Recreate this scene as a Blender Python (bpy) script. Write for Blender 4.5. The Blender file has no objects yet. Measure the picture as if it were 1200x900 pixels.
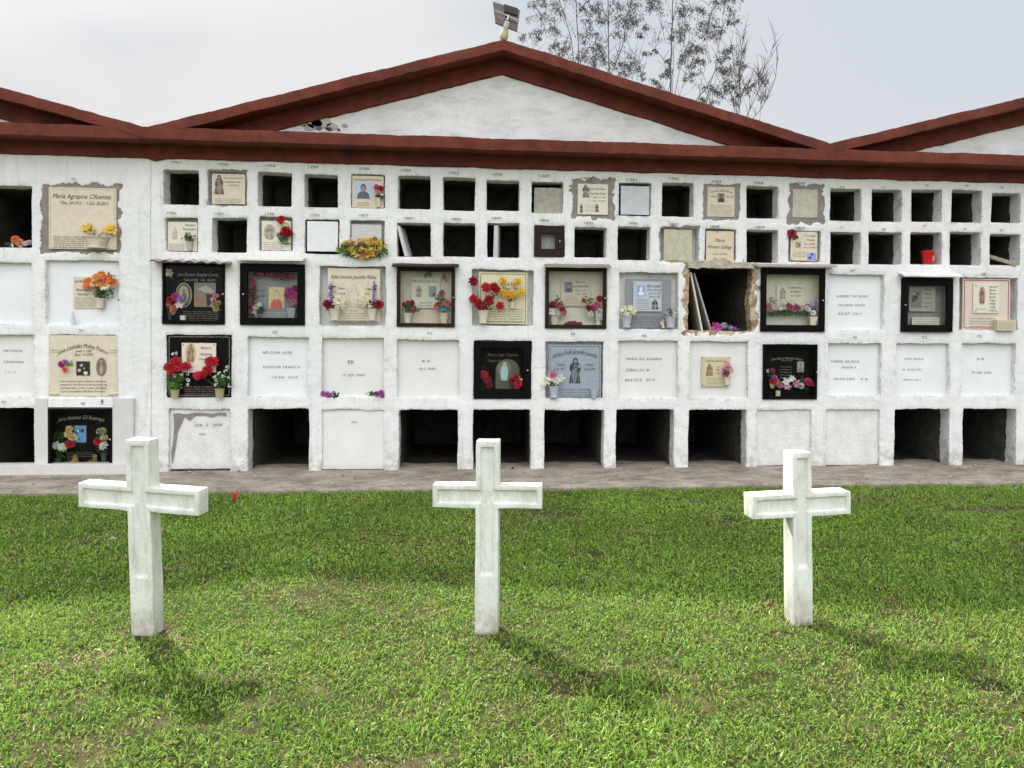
import bpy, bmesh, math, random
import numpy as np
from mathutils import Vector, Matrix, noise
random.seed(11)
R = math.radians
scene = bpy.context.scene
COL = scene.collection

# ------------------------------------------------------------ camera
F, PPX, PPY = 933.0, 650.0, 405.0
TH, PH, RO = R(5.33), R(0.9), R(0.42)
EYE = Vector((0.0, -8.46, 1.5))
fwd = Vector((math.sin(TH)*math.cos(PH), math.cos(TH)*math.cos(PH), -math.sin(PH)))
r0 = Vector((math.cos(TH), -math.sin(TH), 0)); u0 = r0.cross(fwd)
rgt = r0*math.cos(RO)+u0*math.sin(RO); upv = u0*math.cos(RO)-r0*math.sin(RO)
def ray(px, py): return fwd+rgt*((px-PPX)/F)-upv*((py-PPY)/F)
def P(px, py, y=0.0):
    d = ray(px, py); t = (y-EYE.y)/d.y; return EYE+d*t
def G(px, py, z=0.0):
    d = ray(px, py); t = (z-EYE.z)/d.z; return EYE+d*t
def mpp(px, py, y=0.0):            # metres per photograph pixel on the plane y
    return (P(px+1, py, y)-P(px, py, y)).x
cam = bpy.data.cameras.new('camera'); co = bpy.data.objects.new('camera', cam); COL.objects.link(co)
M = Matrix((rgt, upv, -fwd)).transposed().to_4x4(); M.translation = EYE
co.matrix_world = M
cam.sensor_fit = 'HORIZONTAL'; cam.sensor_width = 36; cam.lens = 36*F/1200
cam.shift_x = -(PPX-600)/1200; cam.shift_y = -(450-PPY)/1200
cam.clip_end = 2000; cam.clip_start = 0.05
scene.camera = co

# ------------------------------------------------------------ materials
def nt(name):
    m = bpy.data.materials.new(name); m.use_nodes = True
    t = m.node_tree; t.nodes.clear(); return m, t
class N:
    def __init__(s, t): s.t = t
    def n(s, typ, **kw):
        x = s.t.nodes.new(typ)
        for k, v in kw.items():
            if k.startswith('i_'): x.inputs[k[2:].replace('_', ' ')].default_value = v
            else: setattr(x, k, v)
        return x
    def l(s, a, b): s.t.links.new(a, b)
def ramp(nn, fac, stops):
    r = nn.n('ShaderNodeValToRGB'); e = r.color_ramp.elements
    while len(e) < len(stops): e.new(0.5)
    for q, (p, c) in zip(e, stops): q.position = p; q.color = (*c, 1) if len(c) == 3 else c
    nn.l(fac, r.inputs['Fac']); return r
def g3(v): return (v, v, v)
def mixc(nn, fac, a, b, mode='MIX'):
    m = nn.n('ShaderNodeMix', data_type='RGBA', blend_type=mode)
    for s, v in ((0, fac), (6, a), (7, b)):
        if hasattr(v, 'links') or hasattr(v, 'is_linked'): nn.l(v, m.inputs[s])
        elif isinstance(v, (int, float)): m.inputs[s].default_value = v
        else: m.inputs[s].default_value = (*v, 1)
    return m.outputs[2]
def noi(nn, scale, detail=4, rough=.6, vec=None, dist=0):
    x = nn.n('ShaderNodeTexNoise'); x.inputs['Scale'].default_value = scale; x.inputs['Detail'].default_value = detail
    x.inputs['Roughness'].default_value = rough; x.inputs['Distortion'].default_value = dist
    if vec is not None: nn.l(vec, x.inputs['Vector'])
    return x.outputs['Fac']
def geo(nn): return nn.n('ShaderNodeNewGeometry').outputs['Position']
def scaled(nn, vec, s):
    m = nn.n('ShaderNodeMapping'); m.inputs['Scale'].default_value = s; nn.l(vec, m.inputs['Vector']); return m.outputs[0]
def finish(nn, col, rough=.8, bump=None, bstr=.3, bdist=.01, metallic=0, spec=.3, sss=0):
    p = nn.n('ShaderNodeBsdfPrincipled'); o = nn.n('ShaderNodeOutputMaterial')
    if hasattr(col, 'is_linked'): nn.l(col, p.inputs['Base Color'])
    else: p.inputs['Base Color'].default_value = (*col, 1)
    p.inputs['Roughness'].default_value = rough; p.inputs['Metallic'].default_value = metallic
    p.inputs['Specular IOR Level'].default_value = spec
    if bump is not None:
        b = nn.n('ShaderNodeBump'); b.inputs['Strength'].default_value = bstr; b.inputs['Distance'].default_value = bdist
        nn.l(bump, b.inputs['Height']); nn.l(b.outputs[0], p.inputs['Normal'])
    nn.l(p.outputs[0], o.inputs[0]); return p
def simple(name, c, rough=.7, var=.25, sc=30, bs=.15, metallic=0, spec=.3, bd=.004):
    m, t = nt(name); nn = N(t); v = geo(nn)
    a = noi(nn, sc, 5, .65, v)
    r = ramp(nn, a, [(.25, tuple(x*(1-var) for x in c)), (.75, tuple(min(1, x*(1+var*.6)) for x in c))])
    finish(nn, r.outputs[0], rough, noi(nn, sc*4, 3, .6, v), bs, bd, metallic, spec); return m

def m_plaster(masks=False):
    m, t = nt('whitewashed_niche_wall' if masks else 'whitewashed_plaster'); nn = N(t); v = geo(nn)
    base = ramp(nn, noi(nn, 1.3, 5, .6, v), [(.3, (.735, .735, .725)), (.7, (.835, .83, .815))]).outputs[0]
    streak = ramp(nn, noi(nn, 3.0, 7, .75, scaled(nn, v, (5, 1, .7))), [(.50, g3(0)), (.70, g3(1))]).outputs[0]
    c = mixc(nn, mixc(nn, 1.0, streak, g3(.5), 'MULTIPLY'), base, (.55, .54, .50))
    spots = ramp(nn, noi(nn, 22, 6, .75, v), [(.655, g3(0)), (.70, g3(1))]).outputs[0]
    big = ramp(nn, noi(nn, 1.7, 3, .5, v), [(.45, g3(.1)), (.62, g3(1))]).outputs[0]
    c = mixc(nn, mixc(nn, 1.0, mixc(nn, 1.0, spots, big, 'MULTIPLY'), g3(.75), 'MULTIPLY'), c, (.30, .28, .25))
    # thin hair cracks
    vo = nn.n('ShaderNodeTexVoronoi', feature='DISTANCE_TO_EDGE'); vo.inputs['Scale'].default_value = 2.3
    dn = nn.n('ShaderNodeTexNoise'); dn.inputs['Scale'].default_value = 5; dn.inputs['Detail'].default_value = 5; nn.l(v, dn.inputs['Vector'])
    dv = nn.n('ShaderNodeMix', data_type='VECTOR'); dv.inputs[0].default_value = .22; nn.l(v, dv.inputs[4]); nn.l(dn.outputs['Color'], dv.inputs[5])
    nn.l(dv.outputs[1], vo.inputs['Vector'])
    cr = ramp(nn, vo.outputs['Distance'], [(.0, g3(1)), (.007, g3(0))]).outputs[0]
    cm = ramp(nn, noi(nn, 1.1, 3, .5, v), [(.52, g3(0)), (.6, g3(.55))]).outputs[0]
    c = mixc(nn, mixc(nn, 1.0, cr, cm, 'MULTIPLY'), c, (.36, .34, .31))
    # splash dirt near the ground
    sx = nn.n('ShaderNodeSeparateXYZ'); nn.l(v, sx.inputs[0])
    gz = ramp(nn, sx.outputs['Z'], [(.05, g3(1)), (.42, g3(0))]).outputs[0]
    gn = ramp(nn, noi(nn, 9, 6, .7, v), [(.42, g3(0)), (.62, g3(1))]).outputs[0]
    c = mixc(nn, mixc(nn, 1.0, mixc(nn, 1.0, gz, gn, 'MULTIPLY'), g3(.8), 'MULTIPLY'), c, (.36, .32, .27))
    h = mixc(nn, .35, noi(nn, 9, 7, .72, v), noi(nn, 55, 4, .7, v))
    if masks:
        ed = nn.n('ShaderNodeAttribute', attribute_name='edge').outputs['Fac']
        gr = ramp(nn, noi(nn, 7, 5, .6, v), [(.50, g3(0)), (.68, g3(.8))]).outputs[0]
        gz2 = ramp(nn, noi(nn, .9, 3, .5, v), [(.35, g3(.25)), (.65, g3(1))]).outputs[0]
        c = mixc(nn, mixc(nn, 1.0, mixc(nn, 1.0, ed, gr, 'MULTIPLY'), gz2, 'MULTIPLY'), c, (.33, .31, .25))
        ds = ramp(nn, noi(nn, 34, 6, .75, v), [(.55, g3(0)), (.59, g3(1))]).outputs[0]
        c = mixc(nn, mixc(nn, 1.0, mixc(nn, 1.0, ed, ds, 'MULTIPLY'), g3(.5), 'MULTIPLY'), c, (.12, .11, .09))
        # mortar round the plaques, broken brick, bare concrete deeper inside the niches
        at = nn.n('ShaderNodeAttribute', attribute_name='mask'); sp = nn.n('ShaderNodeSeparateXYZ'); nn.l(at.outputs['Vector'], sp.inputs[0])
        def thr(val, off, nsc, namp):
            a = nn.n('ShaderNodeMath', operation='MULTIPLY_ADD'); nn.l(noi(nn, nsc, 5, .7, v), a.inputs[0]); a.inputs[1].default_value = namp; nn.l(val, a.inputs[2])
            b = nn.n('ShaderNodeMath', operation='GREATER_THAN'); nn.l(a.outputs[0], b.inputs[0]); b.inputs[1].default_value = off+namp*.5; return b.outputs[0]
        ce = ramp(nn, noi(nn, 14, 5, .65, v), [(.25, (.19, .165, .15)), (.75, (.33, .29, .265))]).outputs[0]
        bk = ramp(nn, noi(nn, 9, 5, .7, v), [(.3, (.16, .13, .10)), (.42, (.30, .20, .13)), (.5, (.36, .22, .14)), (.56, (.55, .48, .38)), (.66, (.42, .29, .19)), (.8, (.6, .55, .46))]).outputs[0]
        mc = mixc(nn, sp.outputs[1], ce, bk)
        c = mixc(nn, thr(sp.outputs[0], 0.0, 45, .03), c, mc)
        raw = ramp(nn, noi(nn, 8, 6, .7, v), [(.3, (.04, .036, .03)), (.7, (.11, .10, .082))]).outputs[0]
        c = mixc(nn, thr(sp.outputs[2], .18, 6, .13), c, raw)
    finish(nn, c,   .85, h, .8, .018, spec=.15); return m
def m_red():
    m, t = nt('oxide_red_paint'); nn = N(t); v = geo(nn)
    c = ramp(nn, noi(nn, 5, 6, .65, v), [(.3, (.09, .021, .013)), (.7, (.185, .043, .025))]).outputs[0]
    s = ramp(nn, noi(nn, 2.2, 7, .78, scaled(nn, v, (3.5, 1, 1))), [(.54, g3(0)), (.68, g3(1))]).outputs[0]
    c = mixc(nn, mixc(nn, 1.0, s, g3(.7), 'MULTIPLY'), c, (.05, .03, .028))
    ch = ramp(nn, noi(nn, 30, 6, .75, v), [(.66, g3(0)), (.69, g3(1))]).outputs[0]
    c = mixc(nn, mixc(nn, 1.0, ch, g3(.6), 'MULTIPLY'), c, (.4, .3, .27))
    h = mixc(nn, .5, noi(nn, 10, 6, .7, v), noi(nn, 50, 4, .7, v))
    finish(nn, c, .8, h, .5, .012, spec=.25); return m
def m_tymp():
    m, t = nt('weathered_white_gable'); nn = N(t); v = geo(nn)
    base = ramp(nn, noi(nn, 2, 5, .6, v), [(.3, (.66, .67, .66)), (.7, (.78, .785, .78))]).outputs[0]
    s = ramp(nn, noi(nn, 4, 9, .8, scaled(nn, v, (.7, 1, 2.0))), [(.47, g3(0)), (.64, g3(1))]).outputs[0]
    c = mixc(nn, mixc(nn, 1.0, s, g3(.5), 'MULTIPLY'), base, (.42, .40, .35))
    p = ramp(nn, noi(nn, 26, 6, .75, v), [(.66, g3(0)), (.70, g3(1))]).outputs[0]
    c = mixc(nn, mixc(nn, 1.0, p, g3(.8), 'MULTIPLY'), c, (.2, .18, .15))
    finish(nn, c, .88, noi(nn, 24, 7, .7, v), .6, .012, spec=.2); return m
def m_pave():
    m, t = nt('worn_concrete_pavement'); nn = N(t); v = geo(nn)
    c = ramp(nn, noi(nn, 3.5, 9, .8, scaled(nn, v, (.8, 1.2, 1))), [(.32, (.12, .10, .08)), (.46, (.27, .23, .185)), (.56, (.36, .315, .26)), (.7, (.48, .43, .355))]).outputs[0]
    s = ramp(nn, noi(nn, 14, 8, .8, scaled(nn, v, (.7, 1.2, 1))), [(.53, g3(0)), (.62, g3(1))]).outputs[0]
    c = mixc(nn, mixc(nn, 1.0, s, g3(.6), 'MULTIPLY'), c, (.11, .095, .075))
    finish(nn, c, .9, noi(nn, 25, 8, .75, v), .7, .015, spec=.2); return m
def m_ground():
    m, t = nt('soil_and_turf'); nn = N(t); v = geo(nn)
    c = ramp(nn, noi(nn, 5, 7, .7, v), [(.3, (.03, .035, .012)), (.5, (.06, .065, .022)), (.65, (.13, .10, .055)), (.8, (.2, .15, .09))]).outputs[0]
    finish(nn, c, .95, noi(nn, 40, 5, .7, v), .8, .02, spec=.1); return m
def m_vcol(name, rough=.6, transl=0, bump=0, spec=.3):
    m, t = nt(name); nn = N(t)
    a = nn.n('ShaderNodeAttribute', attribute_name='Col')
    v = geo(nn)
    k = ramp(nn, noi(nn, 45, 4, .6, v), [(.3, g3(.82)), (.7, g3(1.08))]).outputs[0]
    c = mixc(nn, 1.0, a.outputs['Color'], k, 'MULTIPLY')
    p = finish(nn, c, rough, noi(nn, 160, 3, .6, v) if bump else None, bump, .003, spec=spec)
    if transl:
        o = [x for x in t.nodes if x.type == 'OUTPUT_MATERIAL'][0]
        tr = nn.n('ShaderNodeBsdfTranslucent'); nn.l(c, tr.inputs['Color'])
        mx = nn.n('ShaderNodeMixShader'); mx.inputs[0].default_value = transl
        nn.l(p.outputs[0], mx.inputs[1]); nn.l(tr.outputs[0], mx.inputs[2]); nn.l(mx.outputs[0], o.inputs[0])
    return m
def m_glass():
    m, t = nt('case_glass'); nn = N(t)
    fr = nn.n('ShaderNodeFresnel'); fr.inputs[0].default_value = 1.45
    tr = nn.n('ShaderNodeBsdfTransparent'); tr.inputs[0].default_value = (.95, .96, .95, 1)
    gl = nn.n('ShaderNodeBsdfGlossy'); gl.inputs['Roughness'].default_value = .03
    mx = nn.n('ShaderNodeMixShader'); k_ = nn.n('ShaderNodeMath', operation='MULTIPLY'); nn.l(fr.outputs[0], k_.inputs[0]); k_.inputs[1].default_value = .16; nn.l(k_.outputs[0], mx.inputs[0]); nn.l(tr.outputs[0], mx.inputs[1]); nn.l(gl.outputs[0], mx.inputs[2])
    o = nn.n('ShaderNodeOutputMaterial'); nn.l(mx.outputs[0], o.inputs[0]); return m
def m_granite(name, c, c2, sc=90):
    m, t = nt(name); nn = N(t); v = geo(nn)
    r = ramp(nn, noi(nn, sc, 6, .75, v), [(.35, c), (.7, c2)]).outputs[0]
    finish(nn, r, .4, None, spec=.05); return m
def m_cross():
    m, t = nt('painted_cross_concrete'); nn = N(t); v = geo(nn)
    base = ramp(nn, noi(nn, 6, 6, .65, v), [(.3, (.66, .675, .63)), (.7, (.78, .785, .75))]).outputs[0]
    s = ramp(nn, noi(nn, 7, 8, .8, scaled(nn, v, (2, 2, .7))), [(.47, g3(0)), (.64, g3(1))]).outputs[0]
    c = mixc(nn, mixc(nn, 1.0, s, g3(.6), 'MULTIPLY'), base, (.42, .44, .33))
    sp = ramp(nn, noi(nn, 45, 6, .78, v), [(.64, g3(0)), (.68, g3(1))]).outputs[0]
    c = mixc(nn, mixc(nn, 1.0, sp, g3(.6), 'MULTIPLY'), c, (.25, .24, .19))
    sx = nn.n('ShaderNodeSeparateXYZ'); nn.l(v, sx.inputs[0])
    gz = ramp(nn, sx.outputs['Z'], [(.0, g3(1)), (.20, g3(0))]).outputs[0]
    gn = ramp(nn, noi(nn, 20, 6, .7, v), [(.35, g3(.15)), (.6, g3(1))]).outputs[0]
    c = mixc(nn, mixc(nn, 1.0, mixc(nn, 1.0, gz, gn, 'MULTIPLY'), g3(.75), 'MULTIPLY'), c, (.27, .2, .13))
    h = mixc(nn, .4, noi(nn, 22, 6, .72, v), noi(nn, 120, 4, .7, v))
    finish(nn, c, .82, h, .8, .009, spec=.3); return m
PLASTER = m_plaster(); WALLM = m_plaster(True); RED = m_red(); TYMP = m_tymp(); PAVE = m_pave(); GROUND = m_ground(); GLASS = m_glass(); CROSSM = m_cross()
RAW = simple('bare_niche_concrete', (.17, .155, .13), .95, .4, 8, .5, bd=.02)
CEMENT = simple('grey_cement_mortar', (.27, .235, .215), .95, .25, 14, .7, bd=.02)
BRICK = simple('broken_orange_brick', (.42, .22, .12), .95, .35, 20, .8, bd=.03)
PANEL = simple('painted_closing_slab', (.735, .73, .70), .85, .08, 4, .35, bd=.006); PANEL2 = simple('bluish_white_closing_slab', (.77, .785, .79), .85, .07, 4, .35, bd=.006)
SLABG = simple('unpainted_cement_slab', (.40, .375, .31), .9, .35, 18, .6, bd=.01)
ROOFM = simple('old_roof_cement', (.16, .09, .07), .9, .3, 6, .4)
BEIGET = simple('beige_glazed_tile', (.61, .59, .565), .4, .08, 10, .05)
CREAM = simple('cream_marble', (.66, .575, .45), .45, .13, 16, .08, spec=.4)
CREAM2 = simple('pale_marble', (.70, .66, .54), .45, .12, 16, .08, spec=.4)
WHITEM = simple('white_marble', (.75, .755, .75), .5, .1, 14, .1, spec=.4)
GREYM = m_granite('grey_blue_granite', (.22, .25, .30), (.42, .46, .52))
GREYB = m_granite('grey_granite', (.20, .205, .225), (.33, .34, .36))
BLACKG = m_granite('black_granite', (.003, .003, .003), (.014, .012, .012))
BLACKW = simple('black_lacquered_wood', (.005, .0045, .005), .5, .3, 30, .1, spec=.06)
BROWNW = simple('dark_brown_wood', (.022, .011, .008), .5, .4, 30, .15, spec=.15)
VC = m_vcol('painted_detail', .55); PETAL = m_vcol('petals', .6, .25); LEAFM = m_vcol('leaves', .55, .2); POTM = m_vcol('stone_pot', .55, 0, .3)
BARK = simple('pale_bark', (.13, .11, .10), .9, .35, 6, .4)
METAL = simple('galvanised_sheet', (.42, .42, .40), .5, .2, 20, .2, metallic=.3)

# ------------------------------------------------------------ mesh builder
class MB:
    def __init__(s): s.v = []; s.f = []; s.c = []; s.m = []
    def add(s, vs, fs, c=(1, 1, 1), mi=0):
        b = len(s.v); s.v += [tuple(x) for x in vs]
        for f in fs: s.f.append([i+b for i in f]); s.c.append(c); s.m.append(mi)
        return s
    def box(s, x0, x1, y0, y1, z0, z1, c=(1, 1, 1), mi=0, j=0):
        vs = [(x, y, z) for z in (z0, z1) for y in (y0, y1) for x in (x0, x1)]
        if j: vs = [tuple(q+random.uniform(-j, j) for q in w) for w in vs]
        return s.add(vs, [(0, 2, 3, 1), (4, 5, 7, 6), (0, 1, 5, 4), (2, 6, 7, 3), (0, 4, 6, 2), (1, 3, 7, 5)], c, mi)
    def hexa(s, a, b, c=(1, 1, 1), mi=0):   # a: 4 pts front, b: 4 pts back
        return s.add(list(a)+list(b), [(0, 1, 2, 3), (7, 6, 5, 4), (0, 4, 5, 1), (1, 5, 6, 2), (2, 6, 7, 3), (3, 7, 4, 0)], c, mi)
    def tube(s, pts, rad, n=6, c=(1, 1, 1), mi=0):
        pts = [Vector(p) for p in pts]
        if not hasattr(rad, '__len__'): rad = [rad]*len(pts)
        rings = []
        for i, p in enumerate(pts):
            d = (pts[min(i+1, len(pts)-1)]-pts[max(i-1, 0)]).normalized()
            a = d.cross(Vector((.13, .97, .2))).normalized(); b = d.cross(a)
            rings.append([p+(a*math.cos(2*math.pi*k/n)+b*math.sin(2*math.pi*k/n))*rad[i] for k in range(n)])
        vs = [q for r_ in rings for q in r_]
        fs = [(i*n+k, i*n+(k+1) % n, (i+1)*n+(k+1) % n, (i+1)*n+k) for i in range(len(pts)-1) for k in range(n)]
        fs += [tuple(range(n-1, -1, -1)), tuple((len(pts)-1)*n+k for k in range(n))]
        return s.add(vs, fs, c, mi)
    def lathe(s, o, prof, n=14, c=(1, 1, 1), mi=0, M3=None, sq=1.0):
        vs = []
        for (r_, z) in prof:
            for k in range(n):
                a = 2*math.pi*k/n; p = Vector((r_*math.cos(a), r_*math.sin(a)*sq, z))
                if M3: p = M3@p
                vs.append(Vector(o)+p)
        m_ = len(prof)
        fs = [(i*n+k, i*n+(k+1) % n, (i+1)*n+(k+1) % n, (i+1)*n+k) for i in range(m_-1) for k in range(n)]
        fs += [tuple(range(n-1, -1, -1)), tuple((m_-1)*n+k for k in range(n))]
        return s.add(vs, fs, c, mi)
    def poly(s, pts, y0, y1, c=(1, 1, 1), mi=0):   # xz outline extruded in y (y0 front)
        n = len(pts); vs = [(x, y0, z) for x, z in pts]+[(x, y1, z) for x, z in pts]
        fs = [tuple(range(n)), tuple(range(2*n-1, n-1, -1))]+[(i, i+n, (i+1) % n+n, (i+1) % n) for i in range(n)]
        return s.add(vs, fs, c, mi)
    def disc(s, cx, cz, rx, rz, y, c=(1, 1, 1), n=16, th=.002):
        return s.poly([(cx+rx*math.cos(2*math.pi*k/n), cz+rz*math.sin(2*math.pi*k/n)) for k in range(n)], y, y+th, c)
    def build(s, name, mats, parent=None, smooth=False, bevel=0, label=None):
        me = bpy.data.meshes.new(name); off = parent_loc(parent)
        me.from_pydata([(v[0]-off.x, v[1]-off.y, v[2]-off.z) for v in s.v], [], s.f)
        if not isinstance(mats, (list, tuple)): mats = [mats]
        for m in mats: me.materials.append(m)
        me.polygons.foreach_set('material_index', s.m)
        ca = me.color_attributes.new('Col', 'FLOAT_COLOR', 'CORNER')
        arr = np.ones((len(me.loops), 4), dtype=np.float32)
        ln = [len(f) for f in s.f]; arr[:, :3] = np.repeat(np.array(s.c, dtype=np.float32), ln, axis=0)
        ca.data.foreach_set('color', arr.ravel())
        if smooth:
            me.polygons.foreach_set('use_smooth', [True]*len(me.polygons)); me.set_sharp_from_angle(angle=R(48))
        me.update()
        o = bpy.data.objects.new(name, me); COL.objects.link(o)
        if parent is not None: o.parent = parent
        if bevel:
            b = o.modifiers.new('bevel', 'BEVEL'); b.width = bevel; b.segments = 2; b.limit_method = 'ANGLE'
        if label: o['label'] = label
        return o
def parent_loc(p):
    q = Vector((0, 0, 0))
    while p is not None: q = q+Vector(p.location); p = p.parent
    return q
def thing(name, label, cat, loc, group=None):
    o = bpy.data.objects.new(name, None); COL.objects.link(o); o.location = loc
    o.empty_display_size = .1
    o['label'] = label; o['category'] = cat
    if group: o['group'] = group
    return o
def tag(o, label, cat, group=None):
    o['label'] = label; o['category'] = cat
    if group: o['group'] = group
    return o
def struct(o): o['kind'] = 'structure'; return o

# text as mesh data, fitted to a width/height
_tc = {}
def text_geo(s, sp=1.0):
    if (s, sp) in _tc: return _tc[(s, sp)]
    cu = bpy.data.curves.new('t', 'FONT'); cu.body = s; cu.resolution_u = 2; cu.space_character = sp
    ob = bpy.data.objects.new('t', cu); COL.objects.link(ob)
    me = bpy.data.meshes.new_from_object(ob)
    vs = [(v.co.x, v.co.y) for v in me.vertices]; fs = [tuple(p.vertices) for p in me.polygons]
    bpy.data.objects.remove(ob); bpy.data.curves.remove(cu); bpy.data.meshes.remove(me)
    _tc[(s, sp)] = (vs, fs); return vs, fs
def text(mb, s, cx, cz, h, y, w=None, c=(.04, .035, .03), shear=0, arc=0, tilt=0, align='c', sp=1.0):
    vs, fs = text_geo(s, sp)
    if not vs: return
    xs = [v[0] for v in vs]; x0, x1 = min(xs), max(xs)
    k = h/.7; sx = k if w is None else w/(x1-x0)
    out = []
    for (x, z) in vs:
        X = (x-(x0+x1)/2)*sx if align == 'c' else (x-x0)*sx
        Z = (z-.35)*k
        X += shear*Z
        if arc: Z -= arc*(X/((x1-x0)*sx/2))**2
        Z += tilt*X
        out.append((cx+X, y, cz+Z))
    # the mesh faces +z in text space: seen from -y after mapping (x, z) it keeps its winding
    mb.add(out, fs, c)
# ------------------------------------------------------------ world, sun
w = bpy.data.worlds.new("World"); scene.world = w; w.use_nodes = True
t = w.node_tree; t.nodes.clear(); nn = N(t)
shadow = (r0*.72-Vector((math.sin(TH), math.cos(TH), 0))*.88)       # horizontal shadow of one metre of height
sun_dir = (Vector((-shadow.x, -shadow.y, 1))).normalized()          # towards the sun
elev = math.asin(sun_dir.z); azim = math.atan2(sun_dir.x, sun_dir.y)
sky = nn.n('ShaderNodeTexSky', sky_type='NISHITA', sun_disc=False, sun_elevation=elev, sun_rotation=azim)
sky.air_density = 1.2; sky.dust_density = 3
gen = nn.n('ShaderNodeTexCoord').outputs['Generated']
cn = noi(nn, 1.1, 4, .45, scaled(nn, gen, (1, 1, 2.2)), .6)
cover = ramp(nn, cn, [(.30, g3(.86)), (.6, g3(.98))]).outputs[0]
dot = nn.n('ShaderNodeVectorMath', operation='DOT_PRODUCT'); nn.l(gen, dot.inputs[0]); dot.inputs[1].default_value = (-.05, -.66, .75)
br = ramp(nn, dot.outputs['Value'], [(.0, (4.55, 4.6, 4.65)), (.45, (6.2, 6.3, 6.4)), (.8, (11.2, 11.3, 11.4)), (1.0, (21.6, 21.4, 21.2))]).outputs[0]  # out-of-view sky brightened above and behind the camera, added fill for the wall
cv = noi(nn, 1.5, 4, .45, scaled(nn, gen, (1, 1, 2.5)))
var = ramp(nn, cv, [(.38, (.72, .80, .91)), (.58, (1.05, 1.04, 1.03))]).outputs[0]
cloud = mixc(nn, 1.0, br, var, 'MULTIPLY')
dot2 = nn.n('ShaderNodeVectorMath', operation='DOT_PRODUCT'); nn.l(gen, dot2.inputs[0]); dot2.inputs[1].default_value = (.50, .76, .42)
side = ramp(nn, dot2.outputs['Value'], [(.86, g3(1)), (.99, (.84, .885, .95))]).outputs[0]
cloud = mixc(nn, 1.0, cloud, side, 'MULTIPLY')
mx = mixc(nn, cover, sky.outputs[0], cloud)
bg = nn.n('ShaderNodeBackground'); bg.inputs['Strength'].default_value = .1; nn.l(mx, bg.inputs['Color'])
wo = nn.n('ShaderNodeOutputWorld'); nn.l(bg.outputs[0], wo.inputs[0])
sl = bpy.data.lights.new('sun', 'SUN'); so = bpy.data.objects.new('sun', sl); COL.objects.link(so)
sl.energy = 4.6; sl.angle = R(1.5); sl.color = (1, .95, .86)
so.rotation_euler = sun_dir.to_track_quat('Z', 'Y').to_euler(); so.location = (-6, 10, 12)
scene.view_settings.view_transform = 'Standard'; scene.view_settings.look = 'None'
scene.view_settings.exposure = .75; scene.view_settings.gamma = 1

# ------------------------------------------------------------ niche layout (photograph pixels -> wall plane)
def rect(px0, py0, px1, py1, y=0.0):
    cx, cy = (px0+px1)/2, (py0+py1)/2
    return (P(px0, cy, y).x, P(cx, py1, y).z, P(px1, cy, y).x, P(cx, py0, y).z)   # x0, z0, x1, z1
SEAM1, SEAM2 = P(177, 350).x, P(967, 350).x
OPEN_S, OPEN_B, REC = .75, 2.1, .12
ops = []   # (px rect, depth, wobble)
def op(a, b, c, d, depth, wob=.006): ops.append((rect(a, b, c, d), depth, wob))
small1 = {1: (191, 199, 233, 240), 3: (302, 202, 342, 242), 4: (357, 204, 396, 243), 6: (466, 206, 505, 245), 7: (519, 208, 557, 247),
          8: (570, 211, 609, 247), 9: (623, 213, 660, 250), 11: (725, 214, 763, 253), 12: (776, 214, 813, 254), 14: (875, 218, 912, 256),
          16: (973, 221, 1010, 259), 17: (1022, 222, 1057, 260), 18: (1068, 222, 1104, 260), 19: (1115, 223, 1151, 261), 20: (1162, 226, 1196, 261), 21: (1209, 227, 1242, 262)}
small2 = {2: (248, 255, 289, 296), 6: (465, 261, 505, 301), 7: (519, 261, 557, 301), 8: (571, 261, 609, 302), 10: (673, 266, 711, 302),
          11: (724, 265, 762, 305), 14: (875, 269, 912, 308), 16: (973, 272, 1009, 310), 17: (1018, 272, 1057, 310), 18: (1067, 272, 1104, 310),
          19: (1113, 272, 1150, 311), 20: (1160, 274, 1196, 311), 21: (1207, 275, 1242, 312)}
for v in small1.values(): op(*v, OPEN_S)
for v in small2.values(): op(*v, OPEN_S)
for v in ((243, 200, 289, 241), (411, 204, 451, 244), (194, 255, 232, 295), (303, 254, 343, 294), (357, 257, 398, 298), (410, 258, 451, 297),
          (626, 264, 662, 301), (774, 267, 818, 306), (826, 268, 863, 306), (924, 270, 962, 307)): op(*v, REC)
bigA = [(190, 308, 263, 380), (281, 309, 357, 381), (374, 312, 452, 382), (465, 311, 533, 383), (553, 316, 625, 382), (639, 313, 711, 385), (726, 319, 795, 386),
        (892, 314, 967, 389), (971, 321, 1036, 387), (1057, 325, 1117, 389), (1124, 325, 1193, 387)]
bigB = [(195, 392, 271, 465), (290, 395, 361, 465), (377, 396, 450, 465), (465, 398, 538, 466), (555, 399, 623, 467), (639, 400, 707, 467), (724, 399, 795, 467),
        (808, 400, 877, 467), (895, 403, 958, 468), (970, 402, 1033, 464), (1050, 402, 1113, 464), (1127, 402, 1190, 464)]
for v in bigA: op(*v, REC, .008)
for v in bigB: op(*v, REC, .008)
op(807, 312, 881, 388, OPEN_B, .03)        # the broken one
rowC_open = [(290, 479, 362, 548), (467, 480, 537, 548), (554, 480, 622, 548), (638, 480, 708, 548), (722, 480, 790, 546), (807, 480, 875, 545),
             (1048, 479, 1113, 542), (1128, 479, 1191, 542), (1205, 479, 1264, 541)]
rowC_shut = [(197, 479, 270, 548), (377, 480, 450, 548), (887, 480, 951, 544), (968, 480, 1031, 542)]
def opC(v, dep):
    r_ = list(rect(*v)); r_[1] = .03; ops.append((tuple(r_), dep, .009))
for v in rowC_open: opC(v, OPEN_B)
for v in rowC_shut: opC(v, REC)
for v in ((1205, 326, 1262, 386), (1204, 402, 1264, 463)): op(*v, REC)
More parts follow.
